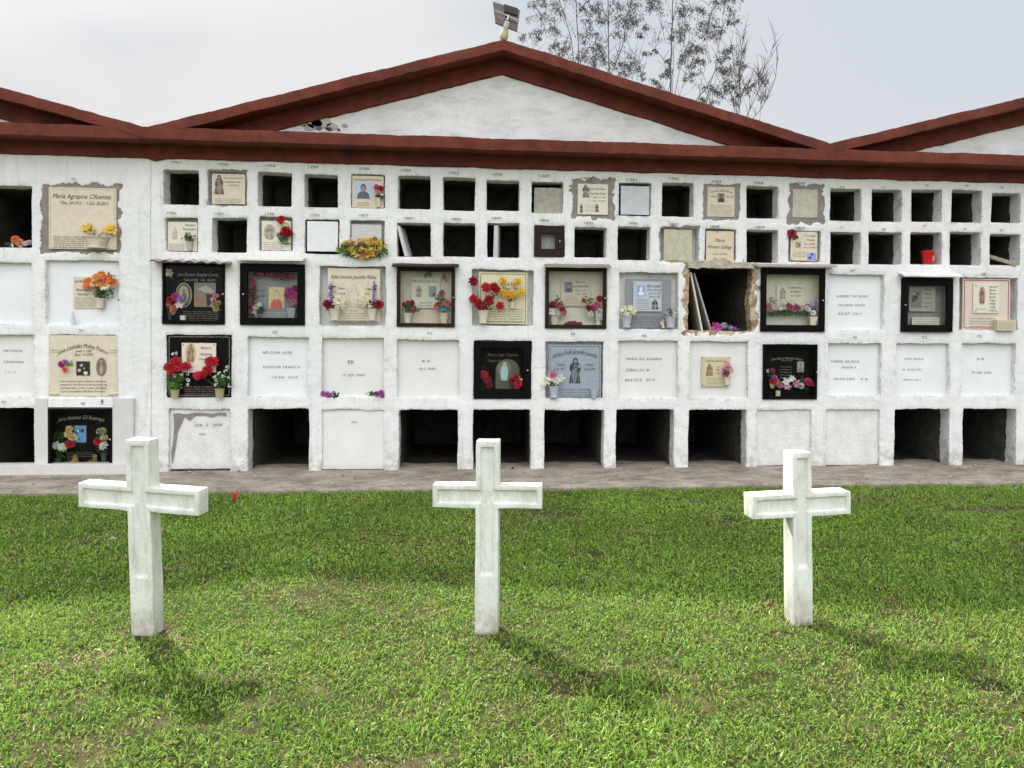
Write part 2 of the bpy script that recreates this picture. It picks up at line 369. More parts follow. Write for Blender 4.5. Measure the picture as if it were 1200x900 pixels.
# left block
op(-34, 217, 37, 290, OPEN_B); op(-34, 307, 37, 380, REC); op(-34, 392, 40, 464, REC)
op(53, 305, 139, 381, REC); op(58, 392, 137, 464, REC)
opC((-34, 478, 40, 545), OPEN_B); opC((56, 479, 131, 550), REC)

# cement patches flush with the front: (px rect, jaggedness)
patches = [((48, 215, 141, 296), .022, 'cement'), ((243, 199, 289, 241), .008, 'cement'), ((670, 210, 719, 256), .03, 'cement'), ((824, 215, 867, 258), .012, 'cement'),
           ((924, 216, 966, 262), .022, 'cement'), ((773, 265, 819, 307), .014, 'cement'), ((802, 308, 887, 391), .04, 'brick')]
patches = [(rect(*p_), j_, k_) for p_, j_, k_ in patches]

def fr(x, z, s, k=0): return noise.noise(Vector((x*s, k*7.3, z*s)))
def niche_wall(name, x0, x1, ztop, parent, yoff=0.0, c=.0165):
    nx = int(round((x1-x0)/c)); cx = (x1-x0)/nx
    nz = int(round(ztop/c)); cz = ztop/nz
    xs = [x0+i*cx for i in range(nx+1)]; zs = [j*cz for j in range(nz+1)]
    V = {}; solid = np.ones((nx, nz), bool)
    X = [[xs[i]]*(nz+1) for i in range(nx+1)]; X = [list(r_) for r_ in X]; Z = [list(zs) for _ in range(nx+1)]
    mine = []
    for (r_, dep, wob) in ops:
        ax, az, bx, bz = r_
        if bx < x0+.02 or ax > x1-.02: continue
        i0, i1 = round((ax-x0)/cx), round((bx-x0)/cx); j0, j1 = round(az/cz), round(bz/cz)
        i0 = max(i0, 0); i1 = min(i1, nx)
        solid[i0:i1, j0:j1] = False; mine.append((i0, i1, j0, j1, r_, dep, wob))
        for j in range(j0, j1+1):
            if i0 > 0: X[i0][j] = ax+wob*fr(ax, zs[j], 3, 1)+wob*.45*fr(ax, zs[j], 34, 2)
            if i1 < nx: X[i1][j] = bx+wob*fr(bx, zs[j], 3, 3)+wob*.45*fr(bx, zs[j], 34, 4)
        for i in range(i0, i1+1):
            Z[i][j0] = az+wob*.6*fr(xs[i], az, 9, 5)
            Z[i][j1] = bz+wob*1.2*fr(xs[i], bz, 4, 6)+wob*.8*fr(xs[i], bz, 34, 7)
        q = .003
        for (i, j, sx, sz) in ((i0, j0, 1, 1), (i1, j0, -1, 1), (i0, j1, 1, -1), (i1, j1, -1, -1)):
            X[i][j] += q*sx; Z[i][j] += q*sz
    verts, faces, mi = [], [], []
    idx = -np.ones((nx+1, nz+1), int)
    edge = np.zeros((nx+1, nz+1), bool)
    for (i0, i1, j0, j1, r_, dep, wob) in mine:
        edge[i0, j0:j1+1] = True; edge[i1, j0:j1+1] = True; edge[i0:i1+1, j0] = True; edge[i0:i1+1, j1] = True
    def patch_at(x, z):
        for (r_, jg, kind) in patches:
            if r_[0]-.12 < x < r_[2]+.12 and r_[1]-.12 < z < r_[3]+.12:
                d = max(r_[0]-x, x-r_[2], r_[1]-z, z-r_[3])
                if d+jg*1.6*fr(x, z, 11, 9)+jg*.9*fr(x, z, 34, 10) < -.001:
                    if kind == 'brick':
                        k = fr(x, z, 7, 12)
                        return 3 if k > -.12 else 2
                    return 2
        return 0
    AT = []; EG = []
    def pd_at(x, z):
        best = (-.2, 0.0)
        for (r_, jg, kind) in patches:
            if r_[0]-.15 < x < r_[2]+.15 and r_[1]-.15 < z < r_[3]+.15:
                d = -max(r_[0]-x, x-r_[2], r_[1]-z, z-r_[3])-jg*1.6*fr(x, z, 11, 9)-jg*.9*fr(x, z, 34, 10)
                if d > best[0]: best = (d, 1.0 if kind == 'brick' else 0.0)
        return best
    def vid(i, j):
        if idx[i, j] < 0:
            x, z = X[i][j], Z[i][j]
            y = yoff+.009*fr(x, z, 1.7, 20)+.006*fr(x, z, 7, 21)+.0028*fr(x, z, 22, 22)
            if edge[i, j]: y += .0045
            else:
                near = edge[max(i-1, 0):i+2, max(j-1, 0):j+2].any()
                if near: y += .0012
            if patch_at(x, z): y += .011
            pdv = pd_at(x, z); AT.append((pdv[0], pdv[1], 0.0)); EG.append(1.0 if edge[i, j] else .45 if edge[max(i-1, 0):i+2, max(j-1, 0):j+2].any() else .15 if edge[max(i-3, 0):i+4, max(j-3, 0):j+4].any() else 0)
            idx[i, j] = len(verts); verts.append((x, y, z))
        return int(idx[i, j])
    for i in range(nx):
        for j in range(nz):
            if solid[i, j]:
                faces.append((vid(i, j), vid(i+1, j), vid(i+1, j+1), vid(i, j+1)))
                mi.append(0)
    for (i0, i1, j0, j1, r_, dep, wob) in mine:
        loop = [(i, j0) for i in range(i0, i1)]+[(i1, j) for j in range(j0, j1)]+[(i, j1) for i in range(i1, i0, -1)]+[(i0, j) for j in range(j1, j0, -1)]
        prev = [vid(i, j) for i, j in loop]
        base = [verts[k] for k in prev]; mx_, mz_ = (r_[0]+r_[2])/2, (r_[1]+r_[3])/2
        deps = [.022, .06, .12] if dep <= REC else [.022, .06, .11, .15, .2, .35, .7]+([1.2, 2.1] if dep > 1 else [])
        py = 0; broken = r_[2]-r_[0] > .5 and wob > .02
        for d in deps:
            ring = []
            for (x, y, z) in base:
                q = .003+.004*fr(x+z, d, 9, 30)
                xx = x+(q if x < mx_ else -q); zz = z+(q if z < mz_ else -q)
                ring.append(len(verts)); verts.append((xx, yoff+d, zz))
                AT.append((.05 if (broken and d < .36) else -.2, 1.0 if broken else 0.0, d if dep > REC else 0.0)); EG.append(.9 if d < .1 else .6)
            n_ = len(loop)
            for k in range(n_):
                k2 = (k+1) % n_
                faces.append((prev[k], prev[k2], ring[k2], ring[k]))
                mi.append(0)
            prev = ring; py = d
        faces.append(tuple(prev)); mi.append(0)
    # flush patch sides are smoothed by the shared vertices
    me = bpy.data.meshes.new(name); off = parent_loc(parent)
    me.from_pydata([(a-off.x, b-off.y, c_-off.z) for a, b, c_ in verts], [], [f[::1] for f in faces])
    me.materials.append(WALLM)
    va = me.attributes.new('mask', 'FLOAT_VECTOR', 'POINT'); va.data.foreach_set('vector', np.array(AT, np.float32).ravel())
    ea = me.attributes.new('edge', 'FLOAT', 'POINT'); ea.data.foreach_set('value', np.array(EG, np.float32))
    me.polygons.foreach_set('material_index', mi)
    me.polygons.foreach_set('use_smooth', [True]*len(faces)); me.set_sharp_from_angle(angle=R(50)); me.update()
    o = bpy.data.objects.new(name, me); COL.objects.link(o); o.parent = parent
    return o

XL, XR = P(-150, 350).x, P(1330, 350).x
ZT = 3.62
blockL = thing('burial_niche_block', 'left white block of burial niches with a beige tiled base and a big cream plaque', 'niche wall', (XL/2+SEAM1/2, 0, 0))
blockC = thing('burial_niche_block', 'central white block of burial niches under the full red-edged gable', 'niche wall', (0, 0, 0))
blockR = thing('burial_niche_block', 'right white block of burial niches, with the red cup in one small niche', 'niche wall', ((SEAM2+XR)/2, 0, 0))
niche_wall('front_wall', XL, SEAM1-.0008, ZT, blockL, -.004)
niche_wall('front_wall', SEAM1, SEAM2, ZT, blockC)
niche_wall('front_wall', SEAM2+.0008, XR, ZT, blockR, -.001)

# ------------------------------------------------------------ cornices, gables, roofs
def lerp_path(pts, n):
    out = []
    for (a, b) in zip(pts[:-1], pts[1:]):
        L = math.hypot(b[0]-a[0], b[1]-a[1]); k = max(1, int(L/n))
        for i in range(k): out.append((a[0]+(b[0]-a[0])*i/k, a[1]+(b[1]-a[1])*i/k))
    out.append(pts[-1]); return out
def sweep(mb, path, prof, jit=.006, mi=0, closed=True, seed=0):
    path = lerp_path(path, .05 if jit else .3); n = len(prof); vs = []
    for (x, z) in path:
        for k, (y, dz) in enumerate(prof):
            q = 1 if y < .05 else 0
            vs.append((x, y+q*jit*fr(x, z+dz, 6, 40+seed)+q*jit*.5*fr(x, z+dz, 22, 44), z+dz+q*jit*1.3*fr(x, z+y, 3, 42+seed)+q*jit*.9*fr(x, z+dz, 17, 45)+q*jit*.6*fr(x, z+dz+y, 45, 46)))
    fs = []
    for i in range(len(path)-1):
        for k in range(n if closed else n-1):
            k2 = (k+1) % n
            fs.append((i*n+k, i*n+k2, (i+1)*n+k2, (i+1)*n+k))
    if closed: fs += [tuple(range(n-1, -1, -1)), tuple((len(path)-1)*n+k for k in range(n))]
    mb.add(vs, fs, (1, 1, 1), mi)
YF, YB = -.27, -.02
def PW(px, py, y): p = P(px, py, y); return (p.x, p.z)
# horizontal cornice: fascia top line and bottoms
ha = PW(0, 143, YF); hb = PW(1200, 182, YF)
sl_ = (hb[1]-ha[1])/(hb[0]-ha[0])
def ztop(x): return ha[1]+sl_*(x-ha[0])
FH = .115
hprof = [(YF, 0), (YF-.004, -.03), (YF, -FH), (YF+.03, -FH-.006), (YB-.01, -FH-.004), (YB, -FH-.03), (YB-.018, -FH-.13), (YB+.01, -FH-.14), (.12, -FH-.14), (.12, 0)]
APEX = PW(590, 46, YF-.003); VL = PW(171, 149, YF-.003); VR = PW(973, 168, YF-.003)
W2 = APEX[0]-VL[0]; W3 = VR[0]-APEX[0]
ALEFT = (VL[0]-3.75, APEX[1]+.02); pl0 = PW(0, 102, YF-.003)
sl2 = (pl0[1]-VL[1])/(pl0[0]-VL[0]); ALEFT = (VL[0]-3.2, VL[1]+sl2*-3.2)
pr1 = PW(1200, 114, YF-.003); sr2 = (pr1[1]-VR[1])/(pr1[0]-VR[0]); ARIGHT = (VR[0]+3.4, VR[1]+sr2*3.4)
rprof = [(YF-.003, 0), (YF-.007, -.03), (YF-.003, -.105), (YF+.03, -.112), (YB-.01, -.11), (YB, -.14), (YB-.018, -.27), (YB+.01, -.28), (.11, -.28), (.11, 0)]
def gable(block, pts, xa, xb):
    mb = MB(); sweep(mb, [(xa, ztop(xa)), (xb, ztop(xb))], hprof, seed=int(xa*3)); mb.build('cornice', RED, block, smooth=True)
    mb = MB(); sweep(mb, pts, rprof, seed=int(xb*5)+3); mb.build('raking_cornice', RED, block, smooth=True)
    # gable wall between the mouldings
    pp = lerp_path(pts, .05); vs = []; fs = []
    rows = 14
    for (x, z) in pp:
        zl = ztop(x)-.06; zh = max(z-.2, zl+.001)
        for k in range(rows+1):
            zz = zl+(zh-zl)*k/rows
            vs.append((x, -.012+.008*fr(x, zz, 2.5, 50)+.005*fr(x, zz, 12, 51), zz))
    for i in range(len(pp)-1):
        for k in range(rows):
            a = i*(rows+1)+k; fs.append((a, a+rows+1, a+rows+2, a+1))
    mb = MB(); mb.add(vs, fs); mb.build('gable_wall', TYMP, block, smooth=True)
    mb = MB(); sweep(mb, [(x, z-.01) for x, z in pts], [(.112, 0), (.112, -.1), (2.5, -.1), (2.5, 0)], jit=0); mb.build('roof', ROOFM, block)
    mb = MB(); x0, x1 = pts[0][0]+.02, pts[-1][0]-.02
    vs = [(x, y, z) for y in (2.35, 2.42) for (x, z) in [(x0, 0)]+[(x, z-.1) for x, z in pts]+[(x1, 0)]]
    n_ = len(pts)+2
    mb.add(vs, [tuple(range(n_)), tuple(range(2*n_-1, n_-1, -1))]+[(i, i+n_, (i+1) % n_+n_, (i+1) % n_) for i in range(n_)])
    mb.build('rear_wall', PLASTER, block)
gable(blockL, [ALEFT, VL], XL, SEAM1)
gable(blockC, [(VL[0]+.001, VL[1]), APEX, VR], SEAM1, SEAM2)
gable(blockR, [(VR[0]+.001, VR[1]), ARIGHT], SEAM2, XR)
for bl, x in ((blockL, XL), (blockR, XR)):
    mb = MB(); mb.box(min(x, x-.08 if x < 0 else x), max(x, x+.08), .01, 2.35, 0, 3.4); mb.build('end_wall', PLASTER, bl)
# roof bits showing at the right valley, a cap on the apex
mb = MB()
mb.lathe((VR[0]-.10, .05, VR[1]+.0), [(.0, 0), (.075, .005), (.07, .035), (.03, .065), (0, .07)], 12); mb.build('ridge_tile', simple('black_mouldy_tile', (.03, .022, .02), .9, .3), blockC, smooth=True)
mb = MB()
mb.lathe((VR[0]+.28, .05, VR[1]+.04), [(.0, 0), (.07, .005), (.065, .03), (.03, .05), (0, .055)], 12); mb.build('ridge_tile', simple('black_mouldy_tile', (.03, .022, .02), .9, .3), blockR, smooth=True)
# torn plaster and mould at the left foot of the central gable
mb = MB()
for (px, py, r_, c_) in ((376, 143, 9, (.50, .48, .43)), (362, 149, 5, (.38, .36, .31)), (389, 148, 5, (.45, .43, .38)), (386, 151, 2.4, (.04, .035, .03)), (404, 147, 2.5, (.35, .33, .28)), (366, 141, 2.4, (.12, .11, .09)), (374, 150, 3.0, (.12, .11, .09)), (383, 150, 1.8, (.14, .12, .10)), (355, 146, 3, (.35, .32, .27)), (369, 145, 7, (.42, .40, .35)), (380, 136, 4, (.5, .48, .43)), (397, 152, 1.5, (.07, .06, .05))):
    p = P(px, py, -.02); s_ = mpp(px, py)*r_
    pts = [(p.x+s_*1.3*math.cos(a)*(1+.35*fr(a, px, 2)), p.z+s_*.8*math.sin(a)*(1+.5*fr(a, py, 2))) for a in [2*math.pi*k/14 for k in range(14)]]
    mb.poly(pts, -.024-(.003 if sum(c_) < .4 else 0), -.004, c_)
mb.build('torn_plaster', VC, blockC)
# white drip seam between blocks: a shallow pilaster line
# ------------------------------------------------------------ pavement, ground
pz = .05
GY = G(600, 576, 0).y
pvx0, pvx1 = XL-3, XR+3
mb = MB(); n_ = 260; vs = []; fs = []
for i in range(n_+1):
    x = pvx0+(pvx1-pvx0)*i/n_
    q = .03*fr(x, 0, 1.3, 60)+.015*fr(x, 0, 7, 61)
    for (y, z) in ((GY+q, -.05), (GY+q+.004, pz-.02), (GY+q+.03, pz), ((GY)/2, pz+.004*fr(x, 1, 2)), (.42+.1*fr(x, 5, 4), pz+.003)): vs.append((x, y, z))
for i in range(n_):
    for k in range(4): a = i*5+k; fs.append((a, a+5, a+6, a+1))
mb.add(vs, fs); o = mb.build('pavement', PAVE, None, smooth=True); struct(o)
mb = MB(); n_ = 60; vs = []; fs = []
S = 400
gx = [-S, -60, -20]+[-12+24*i/60 for i in range(61)]+[20, 60, S]
gy = [-S, -60, -20]+[-12+24*i/60 for i in range(61)]+[20, 60, S]
for x in gx:
    for y in gy: vs.append((x, y, .012*fr(x, y, .7, 70) if abs(x) < 13 and -9 < y < -1.4 else 0))
m_ = len(gy)
for i in range(len(gx)-1):
    for j in range(m_-1): a = i*m_+j; fs.append((a, a+m_, a+m_+1, a+1))
mb.add(vs, fs); o = mb.build('ground', GROUND, None, smooth=True); struct(o)

# left block's tiled base: jambs, plinth
yb = -.05
mb = MB()
a = P(41, 510, yb).x; b = P(56, 510, yb).x; zt_ = P(48, 467, yb).z
mb.box(a, b, yb, .02, pz+.1, zt_); mb.build('tiled_jamb', BEIGET, blockL, bevel=.003); mb = MB(); a2 = P(131.5, 510, yb).x; b2 = P(156, 510, yb).x; mb.box(a2, b2, yb, .02, pz+.1, zt_)
mb.build('tiled_jamb', BEIGET, blockL, bevel=.003)
mb = MB(); mb.box(XL, b2+.02, -.12, .02, 0, pz+.105); mb.build('tiled_plinth', BEIGET, blockL, bevel=.004)
mb = MB(); c0 = P(60, 468, yb-.01); c1 = P(134, 477, yb-.01)
mb.box(P(57, 470, yb).x, P(133, 470, yb).x, yb-.012, .01, P(95, 477.5, yb).z, P(95, 467, yb).z, j=.003); mb.build('ledge', PLASTER, blockL, bevel=.004)

# ------------------------------------------------------------ closing slabs of sealed niches with writing
def panel(block, v, lines, y=.058, mat=None, inset=1.2, z0=None, arc=False):
    x0, z0_, x1, z1 = rect(*v)
    if z0 is not None: z0_ = z0
    d = (.010 if y < 0 else -.004); n_ = 18; vs = []; fs = []
    for i in range(n_+1):
        for j in range(n_+1):
            x = x0+d+(x1-x0-2*d)*i/n_; z = z0_+d*.4+(z1-z0_-d*1.2)*j/n_
            e = (i in (0, n_)) or (j in (0, n_))
            vs.append((x+(.004*fr(x, z, 8, 80) if e else 0), y+.004*fr(x, z, 3, 81)+.0015*fr(x, z, 14, 82)+(.008 if e else 0), z+(.004*fr(x, z, 9, 83) if e else 0)))
    for i in range(n_):
        for j in range(n_): a = i*(n_+1)+j; fs.append((a, a+n_+1, a+n_+2, a+1))
    per = [i*(n_+1) for i in range(n_+1)]+[n_*(n_+1)+j for j in range(1, n_+1)]+[i*(n_+1)+n_ for i in range(n_-1, -1, -1)]+[j for j in range(n_-1, 0, -1)]
    b = len(vs); vs += [(vs[k][0], y+.03, vs[k][2]) for k in per]
    m_ = len(per)
    for k in range(m_): fs.append((per[k], b+k, b+(k+1) % m_, per[(k+1) % m_]))
    mb = MB(); mb.add(vs, fs); o = mb.build('closing_slab', mat or PANEL, block, smooth=True)
    if lines:
        t_ = MB()
        for (s, px, py, wpx, hpx, *c) in lines:
            p = P(px, py, y-.004); k = mpp(px, py, y)
            text(t_, s, p.x, p.z, hpx*k, y-.0065, wpx*k, c[0] if c else (.03, .03, .035), tilt=random.uniform(-.02, .02), sp=1.45)
        me = t_.build('lettering', VC, o)
        # child of the slab; the slab sits at the block's origin
    return o
panel(blockL, (-34, 307, 37, 380), None, mat=PANEL2)
panel(blockL, (53, 305, 139, 381), None, .05, PANEL2)
panel(blockL, (-34, 392, 40, 464), [('ANTONIO', 15, 411, 22, 2.6), ('CARMONA', 16, 424, 23, 2.8), ('2 0 1 0', 12, 436, 12, 2.2)])
panel(blockC, (290, 395, 361, 465), [('NELSON JOSE', 325, 413, 34, 3), ('RENDON FRANCO', 330, 430, 43, 3), ('19/04/ 2025', 334, 442, 30, 2.8)], mat=PANEL2)
panel(blockC, (377, 396, 450, 465), [('NN', 411, 424, 6.5, 4.6), ('17 SEP 2009', 414, 439.5, 26, 2.8)])
panel(blockC, (465, 398, 538, 466), [('N N', 499, 423, 8.5, 3), ('DIC 2009', 501, 432, 18, 2.8)])
panel(blockC, (724, 399, 795, 467), [('MARIA DEL ROSARIO', 755, 420.5, 41, 3), ('CEBALLOS W.', 748, 433.5, 28, 3), ('BEATRIZ  2010', 750, 445, 34, 3)])
panel(blockC, (808, 400, 877, 467), None)
panel(blockR, (971, 321, 1036, 387), [('ROBERT DE JESUS', 999, 347, 36, 2.5), ('SOLANGEL HARON', 998, 357.5, 31, 2.4), ('02/07/ 2011', 996, 367.5, 27, 2.8)], mat=PANEL2)
panel(blockR, (970, 402, 1033, 464), [('GABRIEL DE JESUS', 990, 423.5, 33, 2.6), ('MARIN F.', 995.5, 430.5, 17, 2.4), ('04/04/2003   N N', 997, 444, 39, 2.6)], mat=PANEL2)
panel(blockR, (1050, 402, 1113, 464), [('JOSE DAVID', 1071, 420.5, 22, 2), ('M. ESQUIVEL', 1069, 433, 22, 2), ('MAYO 2011', 1069, 445, 20, 2)], mat=PANEL2)
panel(blockR, (1127, 402, 1190, 464), [('N N', 1149, 420.5, 7, 2.8), ('29 SEP 2009', 1150, 436.5, 23, 2.6)], mat=PANEL2)
for v in ((1205, 326, 1262, 386), (1204, 402, 1264, 463)): panel(blockR, v, None)
STAIN = simple('stained_whitewash', (.72, .71, .685), .9, .17, 9, .6, bd=.012)
panel(blockC, (197, 479, 270, 548), [('JUN. 5  2008', 244, 498, 32, 3.4), ('NN', 237, 509, 6, 2.6)], .03, STAIN, z0=.075)
panel(blockC, (377, 480, 450, 548), [('NN', 415, 494.5, 6, 2)], .022, None, z0=.06)
panel(blockC, (887, 480, 951, 544), None, .03, STAIN, z0=.06)
panel(blockR, (968, 480, 1031, 542), None, .03, STAIN, z0=.06)

# exposed mortar around the cracked lower slab
mb = MB(); random.seed(5)
crk = [(203, 485), (208, 484), (213, 485), (219, 485.5), (225, 484), (232, 483.5), (240, 484), (249, 485), (257, 483.5), (265, 484)]
p_ = []
for (x, y) in crk: q = P(x, y, .02); p_.append((q.x, q.z))
low = [P(265, 488, .02), P(256, 486.5, .02), P(248, 489, .02), P(240, 487, .02), P(229, 487.5, .02), P(222, 493, .02), (P(216, 488, .02)), P(212, 497, .02), P(208, 506, .02), P(206, 520, .02), P(204, 533, .02), P(201.5, 543, .02), P(200.5, 530, .02), P(203, 515, .02), P(204, 500, .02)]
mb.poly(p_[:1]+p_[1:]+[(q.x, q.z) for q in low], .021, .035); mb.build('exposed_mortar', CEMENT, blockC)

# niche numbers
numbers = []
row1 = ['1751', '1752', '1753', '1754', '1755', '1756', '1757', '1758', '1759', '1760', '1761', '1762', '1763', '1764', '1765']
rx1 = [206, 262, 317, 367, 427, 476, 532, 583, 638, 687, 741, 790, 840, 889, 938]; ry1 = [190, 192.5, 194, 195.5, 197.5, 199.5, 202.5, 204, 206, 208.5, 210.5, 209, 212.5, 214, 214.5]
rx2 = [201, 257, 316, 369, 426, 480, 535, 582, 638, 690, 742, 790, 838, 891, 938]; ry2 = [249.5, 250.5, 250.5, 252, 252, 255.5, 256.5, 255.5, 258, 261, 261.5, 262.5, 265.5, 266, 267]
for s, x, y in zip(row1, rx1, ry1): numbers.append((s, x, y, 11, 2.7, blockC))
for k, (x, y) in enumerate(zip(rx2, ry2)): numbers.append((str(1796+k), x, y, 10.5, 2.7, blockC))
for s, x, y in (('11', 987, 219), ('12', 1036, 219.5), ('13', 1086, 217), ('14', 1133, 217.5), ('15', 1174, 219.5), ('17', 986.5, 266.5), ('18', 1036, 268.5), ('19', 1084, 264.5), ('20', 1131, 268), ('21', 1174, 269.5)):
    numbers.append((s, x, y, 4, 2.4, blockR))
for s, x, y, bl in (('43', 0, 0, None), ('60', 322, 389, blockC), ('62', 503.5, 390, blockC), ('54', 671.5, 391, blockC), ('66', 755, 393, blockC), ('67', 1000, 317, blockR), ('68', 1153, 321, blockR),
                    ('70', 1002, 395.5, blockR), ('71', 1083, 395.5, blockR), ('72', 1148, 394, blockR), ('90', 86, 209.5, blockL), ('91', 95, 387, blockL), ('93', 4, 471, blockL), ('92', 97, 473, blockL)):
    if bl: numbers.append((s, x, y, 5, 3, bl))
for (s, x, y, wpx, hpx, bl) in numbers:
    mb = MB(); yy = -.066 if s == '92' else -.016 if bl is not blockL else -.026
    p = P(x, y, yy); k = mpp(x, y); text(mb, s, p.x, p.z, hpx*k, yy, wpx*k, (.03, .03, .035), tilt=random.uniform(-.05, .05))
    mb.build('niche_number', VC, bl)
# ------------------------------------------------------------ helpers for plaques, cases, vases, blooms
def jit(c, a=.15): k = 1+random.uniform(-a, a); return tuple(max(0, min(1, q*k*(1+random.uniform(-a, a)*.4))) for q in c)
INK = (.035, .03, .025); SILV = (.45, .44, .42); GOLD = (.45, .36, .16)
class Plq:
    def __init__(s, label, px, y=0.0, th=.02, mat=CREAM, z=None, name='memorial_plaque', cat='plaque', group='memorial plaques fixed on the niche wall', rough=False, tiltx=0):
        s.x0, s.z0, s.x1, s.z1 = rect(*px, y); s.y = y; s.W = s.x1-s.x0; s.H = s.z1-s.z0
        s.t = thing(name, label, cat, ((s.x0+s.x1)/2, y+th/2, s.z0), group)
        mb = MB()
        if rough:
            n_ = 44; pts = []
            for k in range(n_):
                a = k/n_*4; q = a % 1; side = int(a)
                x, z = [(q, 0), (1, q), (1-q, 1), (0, 1-q)][side]
                x = s.x0+x*s.W; z = s.z0+z*s.H
                pts.append((x+rough*fr(x, z, 28, 90), z+rough*fr(x, z, 28, 91)))
            mb.poly(pts, y, y+th)
            mb.build('slab', mat, s.t)
        else:
            mb.box(s.x0, s.x1, y, y+th, s.z0, s.z1); mb.build('slab', mat, s.t, bevel=.0025)
        s.L = MB()
    def q(s, u, v): return (s.x0+u*s.W, s.z1-v*s.H)
    def tx(s, str_, u, v, w, h, c=INK, shear=.3, arc=0, tilt=0):
        x, z = s.q(u, v); text(s.L, str_, x, z, h*s.H, s.y-.0022, w*s.W, c, shear, arc*s.H, tilt); return s
    def lines(s, strs, u, v, w, h, dv, c=INK):
        for k, q in enumerate(strs):
            if q: s.tx(q, u, v+k*dv, w*(.82+.18*min(1, len(q)/max(len(a) for a in strs))), h, c, 0)
        return s
    def done(s): 
        if s.L.v: s.L.build('lettering', VC, s.t)
        return s
    def part(s, name, fn, label=None): mb = MB(); fn(mb); return mb.build(name, VC, s.t, label=label)
    def border(s, c, ins=.03, n=22, r=.012, th=.002):
        def f(mb):
            for k in range(n):
                for side in range(4):
                    q = ins+(1-2*ins)*(k+.5)/n
                    u, v = [(q, ins), (1-ins, q), (q, 1-ins), (ins, q)][side]
                    x, z = s.q(u, v); a = random.uniform(-.5, .5)+(0 if side % 2 == 0 else math.pi/2)
                    rr = r*s.W
                    pts = [(x+rr*(1.7*math.cos(b)*math.cos(a)-.8*math.sin(b)*math.sin(a)), z+rr*(1.7*math.cos(b)*math.sin(a)+.8*math.sin(b)*math.cos(a))) for b in [2*math.pi*i/6 for i in range(6)]]
                    mb.poly(pts, s.y-th, s.y+.001, jit(c, .3))
        s.part('border', f); return s
    def screws(s, c=(.05, .045, .04), us=((.05, .06), (.95, .06))):
        for u, v in us:
            x, z = s.q(u, v); mb = MB(); mb.disc(x, z, .006, .006, s.y-.004, c, 10, .005); mb.build('screw', VC, s.t)
        return s
    def figure(s, u, v, w, h, c=(.1, .075, .06), c2=(.35, .28, .2), oval=None, name='engraved_figure'):
        # robed standing figure engraved in the stone
        x, z = s.q(u, v); a, b = w*s.W/2, h*s.H/2; y = s.y-.0025
        def f(mb):
            if oval: mb.disc(x, z, a*1.6, b*1.18, s.y-.0015, oval, 24, .002)
            mir = random.choice((-1, 1)); asp = random.uniform(.95, 1.4); shr = random.uniform(-.12, .12); lean_ = random.uniform(.8, 1.15)
            P_ = lambda pts, y0, y1, cc: mb.poly([(x+mir*a*(p*asp*(1 if q > 0 else lean_)+shr*q), z+b*q) for p, q in (pts if mir > 0 else pts[::-1])], y0, y1, cc)
            P_(((-.9, -1), (-.3, -.93), (.35, -1), (.95, -.95), (.8, -.45), (.62, -.1), (.85, .12), (.72, .42), (.42, .6), (.36, .85), (.12, 1), (-.14, 1), (-.36, .84), (-.42, .58), (-.75, .4), (-.82, .1), (-.55, -.12), (-.78, -.5)), y-.001, y+.002, c)
            P_(((-.24, -.92), (.24, -.92), (.42, -.3), (.3, .25), (.12, .48), (-.14, .46), (-.34, .2), (-.4, -.35)), y-.002, y, c2)
            for k in (-.62, -.12, .2, .6): P_(((k, -.9), (k+.07, -.9), (k*.55+.06, .1), (k*.55, .1)), y-.0027, y-.0018, c if abs(k) < .4 else c2)
            P_(((-.5, .02), (.05, .22), (.5, .05), (.45, .2), (.03, .36), (-.46, .18)), y-.0032, y-.0022, jit(c, .3))
            mb.disc(x+mir*a*shr*.7, z+b*.72, a*.26, b*.15, y-.0034, c2, 12, .002)
            if random.random() < .5: mb.disc(x+mir*a*.55, z+b*.32, a*.24, b*.13, y-.004, c2, 12, .002); P_(((.2, -.1), (.8, -.15), (.75, .2), (.4, .24)), y-.0037, y-.0025, c)
            else: P_(((-1.15, -.95), (-1.02, -.95), (-.85, .7), (-.95, .72)), y-.002, y-.001, c)
        s.part(name, f); return s
